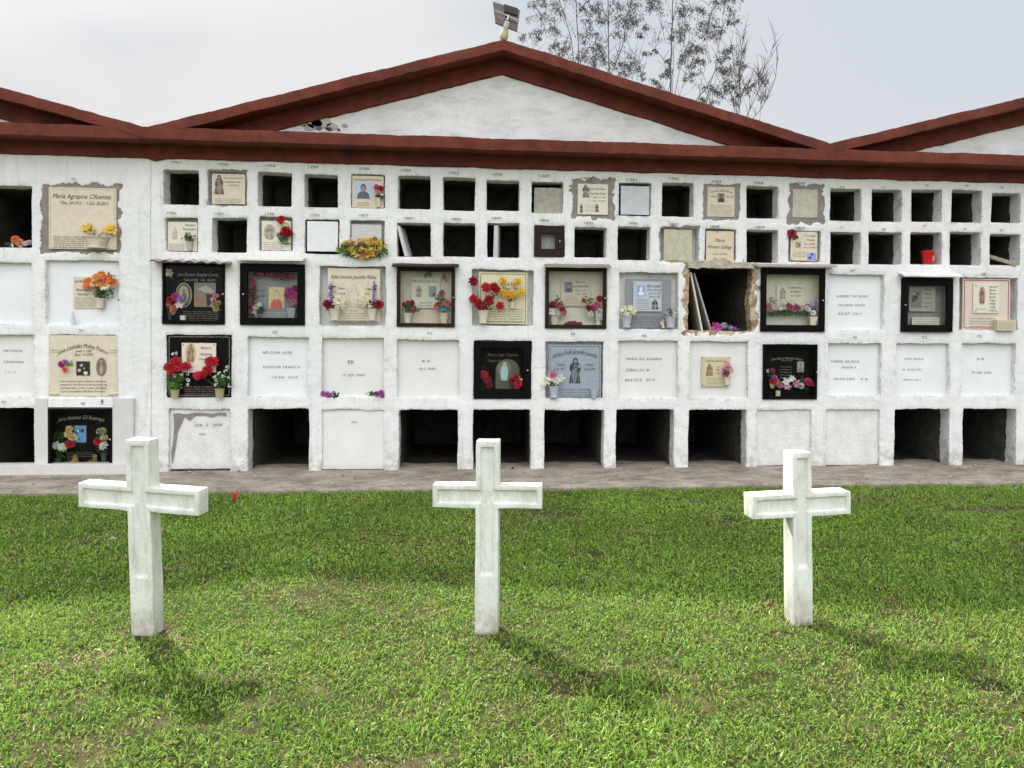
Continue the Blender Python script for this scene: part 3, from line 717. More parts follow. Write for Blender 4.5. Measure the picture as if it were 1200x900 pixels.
    def photo(s, u, v, w, h, bgc, skin=(.4, .25, .17), shirt=(.15, .17, .2), frame=None, kind='portrait', name='photograph', hair=(.03, .025, .02)):
        x, z = s.q(u, v); a, b = w*s.W/2, h*s.H/2; y = s.y-.003
        def f(mb):
            if frame: mb.box(x-a-.006, x+a+.006, y, s.y+.001, z-b-.006, z+b+.006, frame); 
            mb.box(x-a, x+a, y-.0015, y+.001, z-b, z+b, bgc)
            if kind == 'portrait':
                mb.poly([(x-a*.8, z-b*.98), (x+a*.8, z-b*.98), (x+a*.7, z-b*.4), (x+a*.3, z-b*.12), (x-a*.3, z-b*.12), (x-a*.7, z-b*.4)], y-.0025, y-.0015, shirt)
                mb.disc(x, z+b*.30, a*.36, b*.46, y-.0035, hair, 14, .001); mb.disc(x, z+b*.2, a*.30, b*.38, y-.0045, skin, 14, .001)
            elif kind == 'hat':
                mb.poly([(x-a, z-b), (x+a*.2, z-b), (x-a*.1, z), (x-a, z+b*.3)], y-.0025, y-.0015, (.36, .2, .13))
                mb.poly([(x-a*.8, z+b*.5), (x+a*.1, z+b*.85), (x+a*.95, z+b*.35), (x+a*.8, z+b*.15), (x, z+b*.2)], y-.0035, y-.0015, (.5, .46, .36))
                mb.poly([(x+a*.2, z-b), (x+a, z-b), (x+a, z), (x+a*.1, z+.1*b)], y-.0025, y-.0015, (.09, .03, .02))
            else:
                for k in range(9):
                    cx, cz = x+random.uniform(-.7, .7)*a, z+random.uniform(-.7, .7)*b
                    mb.disc(cx, cz, a*random.uniform(.12, .3), b*random.uniform(.1, .28), y-.002-.0004*k, jit(random.choice((skin, shirt, hair)), .3), 9, .0012)
        s.part(name, f); return s

def bloom(mb, c, r, col, kind='rose', ctr=None, up=.25):
    r *= 1.18; c = Vector(c); f = Vector((random.uniform(-.5, .5), -1, up+random.uniform(-.3, .4))).normalized()
    a = f.cross(Vector((0, 0, 1))).normalized(); b = a.cross(f)
    def petal(ang, r0_, r1, lift0, lift1, wd, cc):
        d = a*math.cos(ang)+b*math.sin(ang); s_ = a*-math.sin(ang)+b*math.cos(ang)
        p0 = c+d*r0_+f*lift0; pm = c+d*(r0_+r1)*.55+f*(lift0*.4+lift1*.6); p1 = c+d*r1+f*lift1
        mb.add([p0-s_*wd*.25, p0+s_*wd*.25, pm+s_*wd*.55, p1+s_*wd*.28, p1-s_*wd*.28, pm-s_*wd*.55], [(0, 1, 2, 5), (5, 2, 3, 4)], cc)
    if kind == 'rose':
        for ring, (n, rr, lf) in enumerate(((7, 1.0, -.1), (6, .78, .25), (5, .52, .5), (4, .28, .62))):
            for k in range(n): petal(2*math.pi*(k+.5*ring)/n+random.uniform(-.2, .2), r*.05, r*rr*random.uniform(.85, 1.1), r*lf*.3, r*lf, r*1.0*rr+r*.1, jit(col, .35))
    elif kind == 'daisy':
        n = 11
        for ring in (0, 1):
            for k in range(n): petal(2*math.pi*(k+.5*ring)/n+random.uniform(-.1, .1), r*.1, r*(1-.2*ring)*random.uniform(.85, 1.08), 0, r*.12*(1+ring), r*.42, jit(col, .2))
        mb.lathe(c+f*r*.08, [(0, 0), (r*.26, 0), (r*.22, r*.14), (0, r*.2)], 8, ctr or (.5, .35, .05), M3=f.to_track_quat('Z', 'Y').to_matrix())
    elif kind == 'mum':
        for ring, (n, rr, lf) in enumerate(((14, 1.0, -.1), (12, .85, .25), (10, .62, .5), (7, .35, .7))):
            for k in range(n): petal(2*math.pi*(k+.5*ring)/n+random.uniform(-.2, .2), r*.1*rr, r*rr*random.uniform(.85, 1.1), r*lf*.6, r*lf, r*.3, jit(col, .18))
    elif kind == 'lily':
        for k in range(6): petal(2*math.pi*k/6+random.uniform(-.2, .2), r*.05, r*random.uniform(.9, 1.1), 0, r*.3*(k % 2), r*.6, jit(col, .15))
    else:
        for k in range(7):
            e = Vector((random.uniform(-1, 1), random.uniform(-.5, .5), random.uniform(-1, 1)))*r*.7
            for q in range(5): 
                ang = 2*math.pi*q/5; d = a*math.cos(ang)+b*math.sin(ang); s_ = a*-math.sin(ang)+b*math.cos(ang); cc = c+e; rr = r*.42
                mb.add([cc, cc+d*rr*.6+s_*rr*.3+f*rr*.2, cc+d*rr, cc+d*rr*.6-s_*rr*.3+f*rr*.2], [(0, 1, 2, 3)], jit(col, .3))
def leaf(mb, p, d, L, wd, c):
    p = Vector(p); d = Vector(d).normalized(); s_ = d.cross(Vector((.2, 1, .3))).normalized()*wd/2; u = s_.cross(d).normalized()
    m_ = p+d*L*.5; e = p+d*L-Vector((0, 0, L*.15))
    mb.add([p, m_+s_+u*wd*.2, e, m_-s_+u*wd*.2, m_-u*wd*.05], [(0, 4, 1), (4, 2, 1), (0, 3, 4), (3, 2, 4)], c)
def flowers(parent, py0, blooms, y, leaves=None, base=None, stems=True):
    """blooms: (px, py, radius px, colour, kind[, part name]); leaves: (px, py, spread px, count, colour)"""
    k = mpp(blooms[0][0] if blooms else leaves[0][0], blooms[0][1] if blooms else leaves[0][1], y)
    for bl in blooms:
        px, py, r, col, kind = bl[:5]; nm = bl[5] if len(bl) > 5 else {'rose': 'rose', 'daisy': 'daisy', 'mum': 'chrysanthemum', 'lily': 'lily'}.get(kind, 'blossom')
        mb = MB(); p = P(px, py, y-random.uniform(0, .02)); bloom(mb, p, r*k, col, kind); mb.build(nm, PETAL, parent)
    if leaves:
        mb = MB()
        for (px, py, sp, n, col) in leaves:
            for i in range(int(n*1.4)):
                p = P(px+random.gauss(0, sp*.4), py+random.gauss(0, sp*.36), y+random.uniform(-.02, .03))
                ang = random.uniform(0, 2*math.pi)
                leaf(mb, p, (math.cos(ang), random.uniform(-.7, .3), abs(math.sin(ang))*.9-.15), random.uniform(.025, .045), random.uniform(.012, .022), jit(col, .35))
        if base and stems:
            b = P(base[0], base[1], y)
            for bl in blooms: 
                e = P(bl[0], bl[1], y+.01); mb.tube([b, (b+e)/2+Vector((random.uniform(-.01, .01), 0, .005)), e], .0018, 4, (.06, .10, .03))
        mb.build('foliage', LEAFM, parent)
def vase(label, px0, py0, px1, py1, y, col, blooms, leaves=None, taper=.66, gp='flower vases on the niche wall', foot=True, sq=1.0, mat=None, name='flower_vase'):
    cx = (px0+px1)/2; b = P(cx, py1, y); k = mpp(cx, py1, y); rt = (px1-px0)/2*k; h = (py1-py0)*k
    t = thing(name, label, 'flower vase', b, gp)
    mb = MB(); n = 4 if sq == 4 else 16
    rot = Matrix.Rotation(math.pi/4, 3, 'Z') if n == 4 else None; kk = 1.32 if n == 4 else 1
    pr = [(0, 0), (rt*taper*kk, 0), (rt*taper*kk*.98, h*.02), (rt*kk*.97, h*.9), (rt*kk*1.05, h*.91), (rt*kk*1.06, h), (rt*kk*.9, h), (rt*kk*.82, h*.75), (0, h*.74)]
    if foot: pr = [(0, -h*.14), (rt*taper*kk*1.12, -h*.14), (rt*taper*kk*1.1, -h*.02)]+pr[1:]
    mb.lathe(b+Vector((0, 0, h*.14 if foot else 0)), [(a, z*(.87 if foot else 1)) for a, z in pr], n, col, M3=rot, sq=.8)
    mb.build('pot', mat or POTM, t, smooth=(n != 4))
    flowers(t, py0, blooms, y-.01, leaves, (cx, py0+1))
    return t
def posy(label, y, blooms, leaves=None, cat='flowers', name='artificial_flowers', gp='artificial flowers on the niche wall', anchor=None):
    a = anchor or blooms[0]; t = thing(name, label, cat, P(a[0], a[1], y), gp)
    flowers(t, 0, blooms, y, leaves, anchor); return t
DARKEDGE = simple('dark_sheet_edge', (.07, .06, .045), .9, .4)  # dark tone for the wavy canopy's front edge and underside
def case(label, px, fw, mat, y=-.022, dep=.13, knob='r', back=CREAM2, cano=None, bottom=None, name='display_case', wnd=None):
    x0, z0, x1, z1 = rect(*px, y); k = mpp((px[0]+px[2])/2, px[1], y); f = fw*k; fb = (bottom or fw)*k
    t = thing(name, label, 'display case', ((x0+x1)/2, y, z0), 'glazed display cases over the niches')
    if wnd: wx0, wz0, wx1, wz1 = rect(*wnd, y)
    else: wx0, wz0, wx1, wz1 = x0+f, z0+fb, x1-f, z1-f
    mb = MB()
    for a in ((x0, x1, wz1, z1), (x0, x1, z0, wz0), (x0, wx0, wz0, wz1), (wx1, x1, wz0, wz1)): mb.box(a[0], a[1], y, y+.03, a[2], a[3])
    mb.build('door_frame', mat, t, bevel=.003)
    mb = MB(); e = .004       # inner bead and box sides behind the door
    for a in ((wx0, wx1, wz1-e, wz1), (wx0, wx1, wz0, wz0+e), (wx0, wx0+e, wz0+e, wz1-e), (wx1-e, wx1, wz0+e, wz1-e)): mb.box(a[0], a[1], y+.006, y+.026, a[2], a[3], mi=0)
    mb.build('bead', mat, t)
    mb = MB(); g = .006
    for a in ((x0+g, x1-g, z1-.012, z1-g), (x0+g, x1-g, z0+g, z0+.012), (x0+g, x0+.012, z0+.012, z1-.012), (x1-.012, x1-g, z0+.012, z1-.012)): mb.box(a[0], a[1], y+.03, dep, a[2], a[3])
    mb.build('case_side', mat if wnd else back, t)
    mb = MB(); mb.box(x0+g, x1-g, dep-.018, dep-.004, z0+g, z1-g); mb.build('case_back', back, t)
    mb = MB(); mb.box(wx0+.001, wx1-.001, y+.012, y+.015, wz0+.001, wz1-.001); mb.build('glass_pane', GLASS, t)
    kx = (wx1+x1)/2 if knob == 'r' else (x0+wx0)/2; kz = (z0+z1)/2
    mb = MB(); mb.lathe((kx, y, kz), [(0, 0), (.004, .0), (.004, .008), (.008, .011), (.008, .016), (.004, .02), (0, .02)], 10, (.6, .58, .52), M3=Matrix.Rotation(math.pi/2, 3, 'X')); mb.build('knob', VC, t, smooth=True)
    if cano:
        cpx0, cpy0, cpx1, cpy1, cmat, kind = cano
        a = P(cpx0, cpy0, -.01); b = P(cpx1, cpy0+(cpx1-cpx0)*.012, -.01); lo = P((cpx0+cpx1)/2, cpy1, -.11)
        dep_ = .13; n_ = 30 if kind == 'wave' else 6; vs = []; fs = []
        for i in range(n_+1):
            q = i/n_; x = a.x+(b.x-a.x)*q; z = a.z+(b.z-a.z)*q
            wv = .010*math.sin(q*2*math.pi*6.5)+(-.02*q*q if kind == 'wave' else 0) if kind == 'wave' else .002*math.sin(q*9)
            for (yy, dz) in ((-.01, 0), (-dep_, -(cpy1-cpy0)*k*.5), (-dep_, -(cpy1-cpy0)*k*.5-(.012 if kind == 'wave' else .016)), (-.01, -.016)):
                vs.append((x, yy, z+dz+wv))
        for i in range(n_):
            for c_ in (0, 2, 3, 1): fs.append((i*4+c_, i*4+(c_+1) % 4, (i+1)*4+(c_+1) % 4, (i+1)*4+c_))
        fs += [(3, 2, 1, 0), (n_*4, n_*4+1, n_*4+2, n_*4+3)]
        mb = MB(); mb.add(vs, fs)
        if kind == 'wave': mb.m = [1 if (k < n_*4 and k % 4 in (1, 3)) else 0 for k in range(len(fs))]
        mb.build('canopy', [cmat, DARKEDGE], t)
    return t
PRAY = ['Madre, abuela y bisabuela', 'siempre estaras en nuestros', 'corazones, tus hijos, nietos', 'y bisnietos te recordamos', 'con todo amor. Descansa', 'en la paz del Senor']
RD = (.42, .012, .022); RD2 = (.28, .008, .02); YL = (.75, .50, .04); OR = (.72, .17, .05); WH = (.75, .74, .68); PK = (.62, .20, .30); MG = (.45, .04, .22); PU = (.36, .20, .52); CRM = (.72, .68, .50); LG = (.13, .25, .05); DG = (.03, .085, .025); MGR = (.06, .14, .035)
potC = (.60, .53, .42); potG = (.42, .44, .47)

# ---- left block
p = Plq('large cream marble plaque in a grey mortar patch, with a wide vase of yellow flowers', (57, 220, 136, 292), -.018, .03)
p.tx('Maria Agrapina Cifuentes', .5, .14, .86, .075).tx('* Ene. 24-1915     + Dic. 20-2011', .52, .25, .72, .055).lines(PRAY, .30, .80, .46, .026, .034).border((.5, .38, .24), .025, 26, .008).done()
vase('wide cream stone trough with two yellow flowers on the large upper left plaque', 99, 277, 127, 291, -.04, potC, [(100, 267, 4.5, YL, 'lily'), (107, 270, 4.5, (.7, .55, .12), 'lily'), (104, 265, 4, YL, 'lily'), (126, 269, 4.5, YL, 'lily'), (133, 271, 4.5, (.7, .52, .1), 'lily'), (130, 266, 4, YL, 'lily')], [(104, 272, 4, 7, LG), (129, 274, 4, 5, LG)], .75)
posy('peach and white flowers lying in the open upper left niche', .04, [(18, 281, 4.5, OR, 'rose'), (23, 284, 4.5, (.7, .25, .14), 'rose'), (30, 285, 3.2, WH, 'rose'), (34, 284, 3, (.6, .4, .45), 'rose'), (14, 288, 3, WH, 'tuft'), (25, 289, 3, WH, 'tuft')], [(10, 287, 4, 8, DG)])
p = Plq('small cream plaque half hidden by an orange daisy bouquet in a white recess', (86, 324, 124, 361), .035, .014)
p.tx('Luis Maria', .2, .15, .30, .08).tx('Restrepo', .3, .42, .4, .09).tx('Gomez', .3, .56, .34, .08).lines(PRAY[:5], .36, .68, .62, .035, .062).done()
vase('cream pot with a big bouquet of orange and white daisies', 111, 349, 123, 361, -.0, potC, [(104, 331, 5.5, OR, 'daisy'), (112, 326, 5.5, (.7, .3, .12), 'daisy'), (119, 323, 5.5, OR, 'daisy'), (128, 327, 5.5, OR, 'daisy'), (133, 331, 5, (.7, .2, .1), 'daisy'), (124, 335, 6, (.78, .70, .42), 'daisy'), (111, 332, 5.5, (.75, .45, .2), 'daisy'), (101, 335, 4.5, OR, 'daisy'), (117, 331, 5, OR, 'daisy')], [(118, 343, 11, 60, DG), (128, 323, 5, 8, MGR), (130, 346, 8, 14, MGR)])
p = Plq('tan scroll-shaped marble plaque with a framed photograph, above the black case at the far left', (58, 393, 137, 464), -.012, .02)
p.tx('Jose Leonidas Molina Franco', .5, .17, .74, .075, arc=.12).tx('Junio 1-1932', .51, .255, .24, .045).tx('Sept. 14-2005', .51, .315, .27, .045)
p.lines(['Como esposo, padre, abuelo y bisabuelo', 'compartiste con Dios y tu buena mision de', 'corresponder, servir y amar, con Dios', 'Los Leonidas Molina Franco'], .5, .755, .70, .032, .056).done()
p.photo(.5, .545, .2, .23, (.02, .025, .015), (.5, .48, .4), (.05, .08, .03), frame=(.45, .43, .38), kind='blobs')
p.figure(.77, .52, .1, .26, (.2, .15, .13), (.45, .4, .36), oval=(.25, .18, .15))
def f_(mb):
    for (u0, u1, v0, v1) in ((.0, .12, .225, .245), (.88, 1.0, .225, .245), (.0, .12, .27, .28), (.88, 1., .27, .28)):
        a, b = p.q(u0, v1), p.q(u1, v0); mb.box(a[0], b[0], p.y-.006, p.y, a[1], b[1], (.62, .53, .4))
p.part('column_moulding', f_)
def f_(mb):
    for u in (.07, .94): x, z = p.q(u, .965); mb.lathe((x-.045, p.y-.005, z), [(0, 0), (.012, 0), (.012, .09), (0, .09)], 10, (.6, .52, .4), M3=Matrix.Rotation(math.pi/2, 3, 'Y'))
p.part('scroll_roll', f_)
posy('small magenta and orange flowers stuck on the tan scroll plaque', -.03, [(72, 427, 3.4, MG, 'rose'), (76, 424, 2.8, PU, 'rose'), (76, 433, 3, OR, 'rose')], [(82, 428, 3, 14, LG)])
t = thing('rosary', 'thin dark rosary with a small cross hanging below the tan scroll plaque', 'rosary', P(119, 440, -.035))
mb = MB()
for py in np.arange(440, 466, 1.1): q = P(119+.3*math.sin(py), py, -.036-.04*(py > 466)); mb.lathe((q.x, q.y, q.z), [(0, 0), (.0025, .002), (.0025, .005), (0, .007)], 6, (.05, .04, .035))
mb.build('bead_string', VC, t); q = P(119.5, 471, -.068)
mb = MB(); mb.box(q.x-.003, q.x+.003, q.y-.003, q.y+.003, q.z-.022, q.z+.03, (.04, .035, .03)); mb.box(q.x-.014, q.x-.0031, q.y-.003, q.y+.003, q.z+.005, q.z+.011, (.04, .035, .03)); mb.box(q.x+.0031, q.x+.014, q.y-.003, q.y+.003, q.z+.005, q.z+.011, (.04, .035, .03)); mb.build('crucifix', VC, t)
t = thing('figurine', 'tiny white figurine standing in the recess under the orange daisies', 'figurine', P(85.5, 379, .01)); q = P(85.5, 379, .012); k = mpp(85, 379)
mb = MB(); mb.lathe(q, [(0, 0), (2.6*k, 0), (2.2*k, 3*k), (1.2*k, 8*k), (1.8*k, 10*k), (.7*k, 11.6*k), (1.1*k, 13*k), (.9*k, 14.6*k), (0, 15.4*k)], 12, (.62, .60, .68)); mb.build('robed_body', VC, t, smooth=True)
# black case in the lower left
c_ = case('black framed glass case with a blue picture and festive flowers, bottom left', (56, 479, 131, 551), 3, BLACKW, -.06, .10, back=BLACKG)
p = Plq('black granite plaque with silver writing and a blue picture inside the lower left case', (60, 483, 128, 547), .068, .012, BLACKG, group='memorial plaques inside cases')
p.tx('Jairo Antonio Gil Restrepo', .52, .09, .8, .07, SILV, arc=.05).lines(PRAY[:3], .5, .74, .45, .02, .035, (.2, .2, .2)).done()
p.photo(.5, .40, .2, .30, (.15, .35, .62), (.6, .68, .72), (.1, .2, .45), frame=(.12, .12, .14), kind='blobs')
vase('green and white flowers in the left of the lower left case', 64, 536, 72, 546, .03, (.05, .06, .05), [(66, 522, 5, WH, 'mum'), (73, 524, 5, (.68, .74, .66), 'mum'), (82, 520, 5, RD, 'rose'), (80, 508, 4.2, (.6, .45, .22), 'rose'), (85, 512, 4.2, (.65, .5, .25), 'rose'), (81, 503, 3.5, (.6, .42, .18), 'rose')], [(69, 512, 8, 40, DG), (70, 532, 10, 40, DG)], foot=False)
vase('red, white and tan flowers in the right of the lower left case', 118, 530, 126, 545, .03, (.05, .06, .05), [(115, 517, 4.5, RD, 'rose'), (121, 522, 5, WH, 'mum'), (120, 505, 4, (.5, .42, .25), 'rose'), (122, 512, 4, (.6, .5, .35), 'rose'), (116, 505, 3.4, (.3, .32, .15), 'rose')], [(119, 512, 6, 24, DG), (120, 528, 7, 20, DG)], foot=False)
for xx, lb in ((86, 'left tuft of dried gold flowers at the foot of the lower left case'), (109, 'right tuft of dried gold flowers at the foot of the lower left case')):
    posy(lb, .03, [(xx-4, 543, 3.2, (.4, .27, .08), 'mum'), (xx+2, 540, 3.6, (.45, .3, .08), 'mum'), (xx+5, 544, 3, (.35, .22, .07), 'mum'), (xx, 545, 3, (.42, .3, .1), 'mum'), (xx+2, 535, 2.6, (.4, .27, .08), 'mum')], [(xx, 541, 6, 14, (.10, .09, .03))])

# ---- small rows
p = Plq('cream plaque with an engraved robed figure, second niche of the top row', (248.5, 204, 287, 239), .006, .014, rough=.004)
p.figure(.22, .36, .22, .66, (.12, .09, .07), (.38, .3, .22)).tx('Pedro de Jesus Garcia Marin', .66, .13, .58, .045).tx('Rosalba Ramirez Diaz', .64, .26, .46, .055).tx('Mayo 2012', .66, .37, .3, .045).lines(PRAY[:3], .5, .83, .8, .03, .055).done()
p = Plq('tan plaque with a portrait photo of a person, fifth niche of the top row', (412.5, 206, 449.5, 243.5), .03, .012)
p.tx('Carlos Jose Jaramillo Rodriguez', .5, .12, .86, .06, shear=0).photo(.36, .46, .50, .52, (.45, .6, .78), shirt=(.12, .13, .15)).tx('Enero 17-1966', .36, .85, .35, .045).tx('Junio 20-2011', .36, .93, .4, .045).done()
vase('tiny cream pot with red and white flowers beside the portrait photo', 440, 232, 447, 243, .005, potC, [(441, 219, 3.2, (.5, .12, .14), 'rose'), (446, 221, 3.2, RD, 'rose'), (443, 225, 2.6, (.6, .3, .35), 'rose'), (448, 228, 2.4, WH, 'tuft')], [(446, 230, 3.5, 26, DG)])
p = Plq('cream plaque in rough grey mortar, tenth niche of the top row', (677, 215.5, 712.5, 251.5), .0, .014, CREAM2)
p.figure(.26, .24, .2, .42, (.14, .1, .09), (.4, .33, .26)).tx('Jose de Jesus', .66, .15, .5, .07).tx('Ramirez Rubio', .68, .31, .5, .07).tx('* Mayo 12-1940', .68, .43, .48, .05).tx('+ Nov. 19-2010', .68, .55, .46, .05).lines(PRAY[:4], .42, .70, .36, .025, .06).figure(.12, .8, .09, .28).figure(.64, .78, .1, .26).done()
p = Plq('cream plaque with a dark round portrait, in the mortar patch of the thirteenth top niche', (829, 219, 861, 254), .002, .014, CREAM)
p.tx('Carmen Julia Garcia', .5, .12, .82, .07, arc=.06).tx('Julio', .2, .32, .22, .06).tx('Abr. 2011', .82, .32, .26, .06).lines(PRAY[:6], .5, .62, .82, .03, .058).border((.45, .35, .22), .04, 14, .012).photo(.5, .36, .26, .3, (.3, .25, .2), (.16, .11, .09), (.07, .05, .04)).done()
SLABS = 'loose cement slabs closing small niches'
p = Plq('rough brown cement slab set back in the ninth top niche', (626, 220, 659, 250), .05, .03, SLABG, name='cover_slab', cat='slab', group=SLABS, rough=.005)
p = Plq('smooth grey-white slab with a dark gap around it, eleventh top niche', (727.5, 218, 761, 251.5), .03, .02, simple('grey_white_slab', (.56, .58, .60), .6, .15, 12, .1), name='cover_slab', cat='slab', group=SLABS, rough=.003)
p = Plq('mottled buff slab in rough grey mortar, fifteenth top niche', (929, 222, 958, 255), .004, .02, simple('buff_slab', (.52, .49, .40), .9, .22, 16, .4), name='cover_slab', cat='slab', group=SLABS, rough=.006)
p = Plq('ribbed yellowish slab in the twelfth niche of the second small row', (778, 269, 811, 305), .02, .02, simple('yellow_ribbed_slab', (.52, .49, .36), .9, .25, 22, .6), name='cover_slab', cat='slab', group=SLABS, rough=.006)
mb = MB(); r_ = rect(357, 257, 398, 298); mb.box(r_[0]+.004, r_[2]-.004, .075, .09, r_[1]+.004, r_[3]-.004); tag(mb.build('gap_shade_sheet', simple('dark_gap_shade', (.03, .025, .025), .9), None), 'dark sheet added as shade round the plain white tile of the fourth lower small niche', 'board')  # near-black sheet added to stand in for the shaded gap round the tile
p = Plq('plain white square tile with a dark gap around it, fourth niche of the second small row', (360, 259.5, 396, 294.5), .01, .015, WHITEM, name='cover_slab', cat='slab', group=SLABS, rough=.002)
p = Plq('grey slab behind the yellow flower bunch, fifth niche of the second small row', (412, 263, 447, 297), .03, .02, simple('grey_slab', (.56, .56, .53), .8, .15), name='cover_slab', cat='slab', group=SLABS, rough=.003)
p = Plq('pinkish cream plaque with a green-leaved vase, first niche of the second small row', (196.5, 260, 231, 294), .028, .012, CREAM2)
p.tx('Valentina', .76, .10, .35, .08).tx('Perez Lopez', .74, .24, .44, .08)
p.lines(PRAY[:4], .3, .78, .52, .035, .06).done(); p.figure(.25, .4, .16, .4, (.52, .44, .38), (.6, .54, .46))
vase('tiny stone pot of green leaves and pale buds on the pinkish plaque', 218, 283, 226, 293, .0, (.45, .42, .36), [(217, 277, 2, WH, 'tuft'), (222, 275, 2, (.5, .6, .4), 'tuft'), (227, 278, 2, WH, 'tuft')], [(221, 279, 6, 40, MGR)])
p = Plq('cream plaque with a round engraved emblem behind two red roses in the second small row', (306.5, 259, 341, 293.5), .028, .012, CREAM2)
p.figure(.28, .38, .26, .46, (.3, .24, .2), (.5, .42, .36), oval=(.5, .43, .35)).lines(PRAY[:5], .42, .74, .7, .03, .06).done()
posy('two red roses and a cream rose over the round emblem plaque', -.01, [(330, 257.5, 5, RD, 'rose'), (334, 261.5, 3.8, CRM, 'rose'), (334, 271, 6, RD, 'rose'), (339, 273, 4, RD2, 'rose')], [(333, 280, 6, 40, MGR), (328, 276, 4, 10, DG), (337, 287, 3, 6, LG)])
random.seed(8)
bl = []
for i in range(46):
    a = random.uniform(0, 2*math.pi); q = math.sqrt(random.random())
    bl.append((427+26*q*math.cos(a), 291+11*q*math.sin(a)-2, random.uniform(2.6, 3.8), random.choice([YL, (.7, .35, .06), (.75, .6, .25), (.35, .1, .05), (.65, .5, .1)]), random.choice(['daisy', 'rose', 'tuft'])))
posy('wide hanging bunch of yellow and orange flowers with green sprigs', -.05, bl, [(406+i*7, 290, 6, 34, MGR) for i in range(7)]+[(402, 293, 8, 50, LG)]+[(408+i*9, 299, 6, 16, DG) for i in range(5)]+[(450, 295, 6, 30, LG)], gp='artificial flowers on the niche wall')
# leaning slabs
def lean(label, a, b, y, th, mat, w_=.3, name='leaning_slab'):
    p0 = P(*a, y); p1 = P(*b, y); 
    t = MB(); d = th/2
    t.hexa([(p1.x-d, y, p1.z), (p1.x+d, y, p1.z), (p0.x+d, y, p0.z), (p0.x-d, y, p0.z)], [(p1.x-d+.03, y+w_, p1.z), (p1.x+d+.03, y+w_, p1.z), (p0.x+d+.03, y+w_, p0.z), (p0.x-d+.03, y+w_, p0.z)])
    return tag(t.build(name, mat, None, bevel=.002), label, 'slab', 'slabs leaning inside open niches')
lean('thin white slab leaning inside the sixth open niche of the second small row', (466.5, 264.5), (476, 300), .02, .035, simple('white_slab_edge', (.58, .585, .59), .7, .2))
lean('white slab standing on edge inside the eighth niche of the second small row', (581.5, 264), (580.5, 301.5), .02, .045, simple('white_slab_edge', (.55, .56, .57), .7, .25))
# little wooden door
c_ = case('small dark brown wooden door with a square window in the second small row', (626, 264.5, 661, 301), 8, BROWNW, -.012, .09, wnd=(634, 273.5, 651, 292), back=simple('silvery_backing', (.42, .42, .40), .5, .5, 60, .2))
p = Plq('peach plaque with a large two-line cursive name, directly above the broken brick-edged niche', (827.5, 271, 860, 306), .012, .014, simple('peach_marble', (.66, .54, .40), .45, .1), rough=.003)
p.tx('Maria', .5, .30, .34, .11).tx('Moreno Gallego', .5, .52, .86, .11).tx('Julio 13-1951', .5, .76, .5, .06).tx('May. 17-2011', .5, .92, .5, .06).screws(us=((.4, .02),)).done()
p = Plq('tan plaque with a dark red rose on one corner and a blue sticker on another', (926.5, 271.5, 958, 305.5), .012, .014, CREAM)
p.tx('P. Luz Angel', .70, .13, .42, .06).tx('Molina', .74, .28, .28, .06).tx('Abr. 2-1960', .7, .42, .4, .05).tx('Nov. 15-2012', .72, .54, .48, .05).lines(PRAY[:4], .33, .70, .48, .025, .05).done()
p.photo(.28, .45, .18, .2, (.5, .36, .14), (.3, .2, .08), (.2, .12, .04), kind='blobs').photo(.78, .84, .32, .24, (.25, .35, .75), (.5, .6, .85), (.3, .3, .7), kind='blobs', name='blue_sticker')
p.screws(us=((.05, .96), (.95, .96), (.95, .03)))
posy('single dark red rose at the corner of the tan plaque in the second small row', -.01, [(928, 273, 5, (.3, .03, .04), 'rose')], [(932, 279, 3, 10, (.1, .08, .03))])
# red cup, plank
t = thing('plastic_cup', 'bright red ribbed plastic cup standing in a small niche on the right', 'cup', P(1087, 309.5, .05)); q = P(1087, 309.8, .06); k = mpp(1087, 309, .06)
mb = MB(); mb.lathe(q, [(0, 0), (5.2*k, 0), (5.4*k, 1*k), (6.8*k, 13.5*k), (7.4*k, 14*k), (7.4*k, 15*k), (6.5*k, 15*k), (5*k, 2*k), (0, 2*k)], 20, (.62, .02, .02)); mb.build('cup_wall', simple('red_plastic', (.58, .015, .015), .35, .1), t, smooth=True)
mb = MB()
for a in range(3): mb.box(q.x+(1.5+a*1.3)*k, q.x+(2.0+a*1.3)*k, q.y-6.7*k, q.y-6.2*k, q.z+3*k, q.z+9*k, (.7, .3, .3))
mb.build('raised_rib', VC, t)
mb = MB(); a = P(1160.5, 300, .0); b = P(1193, 308.5, .0)
mb.hexa([(a.x, -.02, a.z-.03), (b.x-.03, -.01, b.z-.04), (b.x-.01, -.01, b.z+.005), (a.x, -.02, a.z+.01)], [(a.x, .14, a.z), (b.x-.03, .18, b.z-.015), (b.x-.01, .18, b.z+.02), (a.x, .14, a.z+.03)])
tag(mb.build('wooden_board', simple('weathered_board', (.34, .30, .22), .85, .35, 25, .4), None, bevel=.003), 'weathered grey-brown board lying tilted in the small niche at the right edge', 'board')

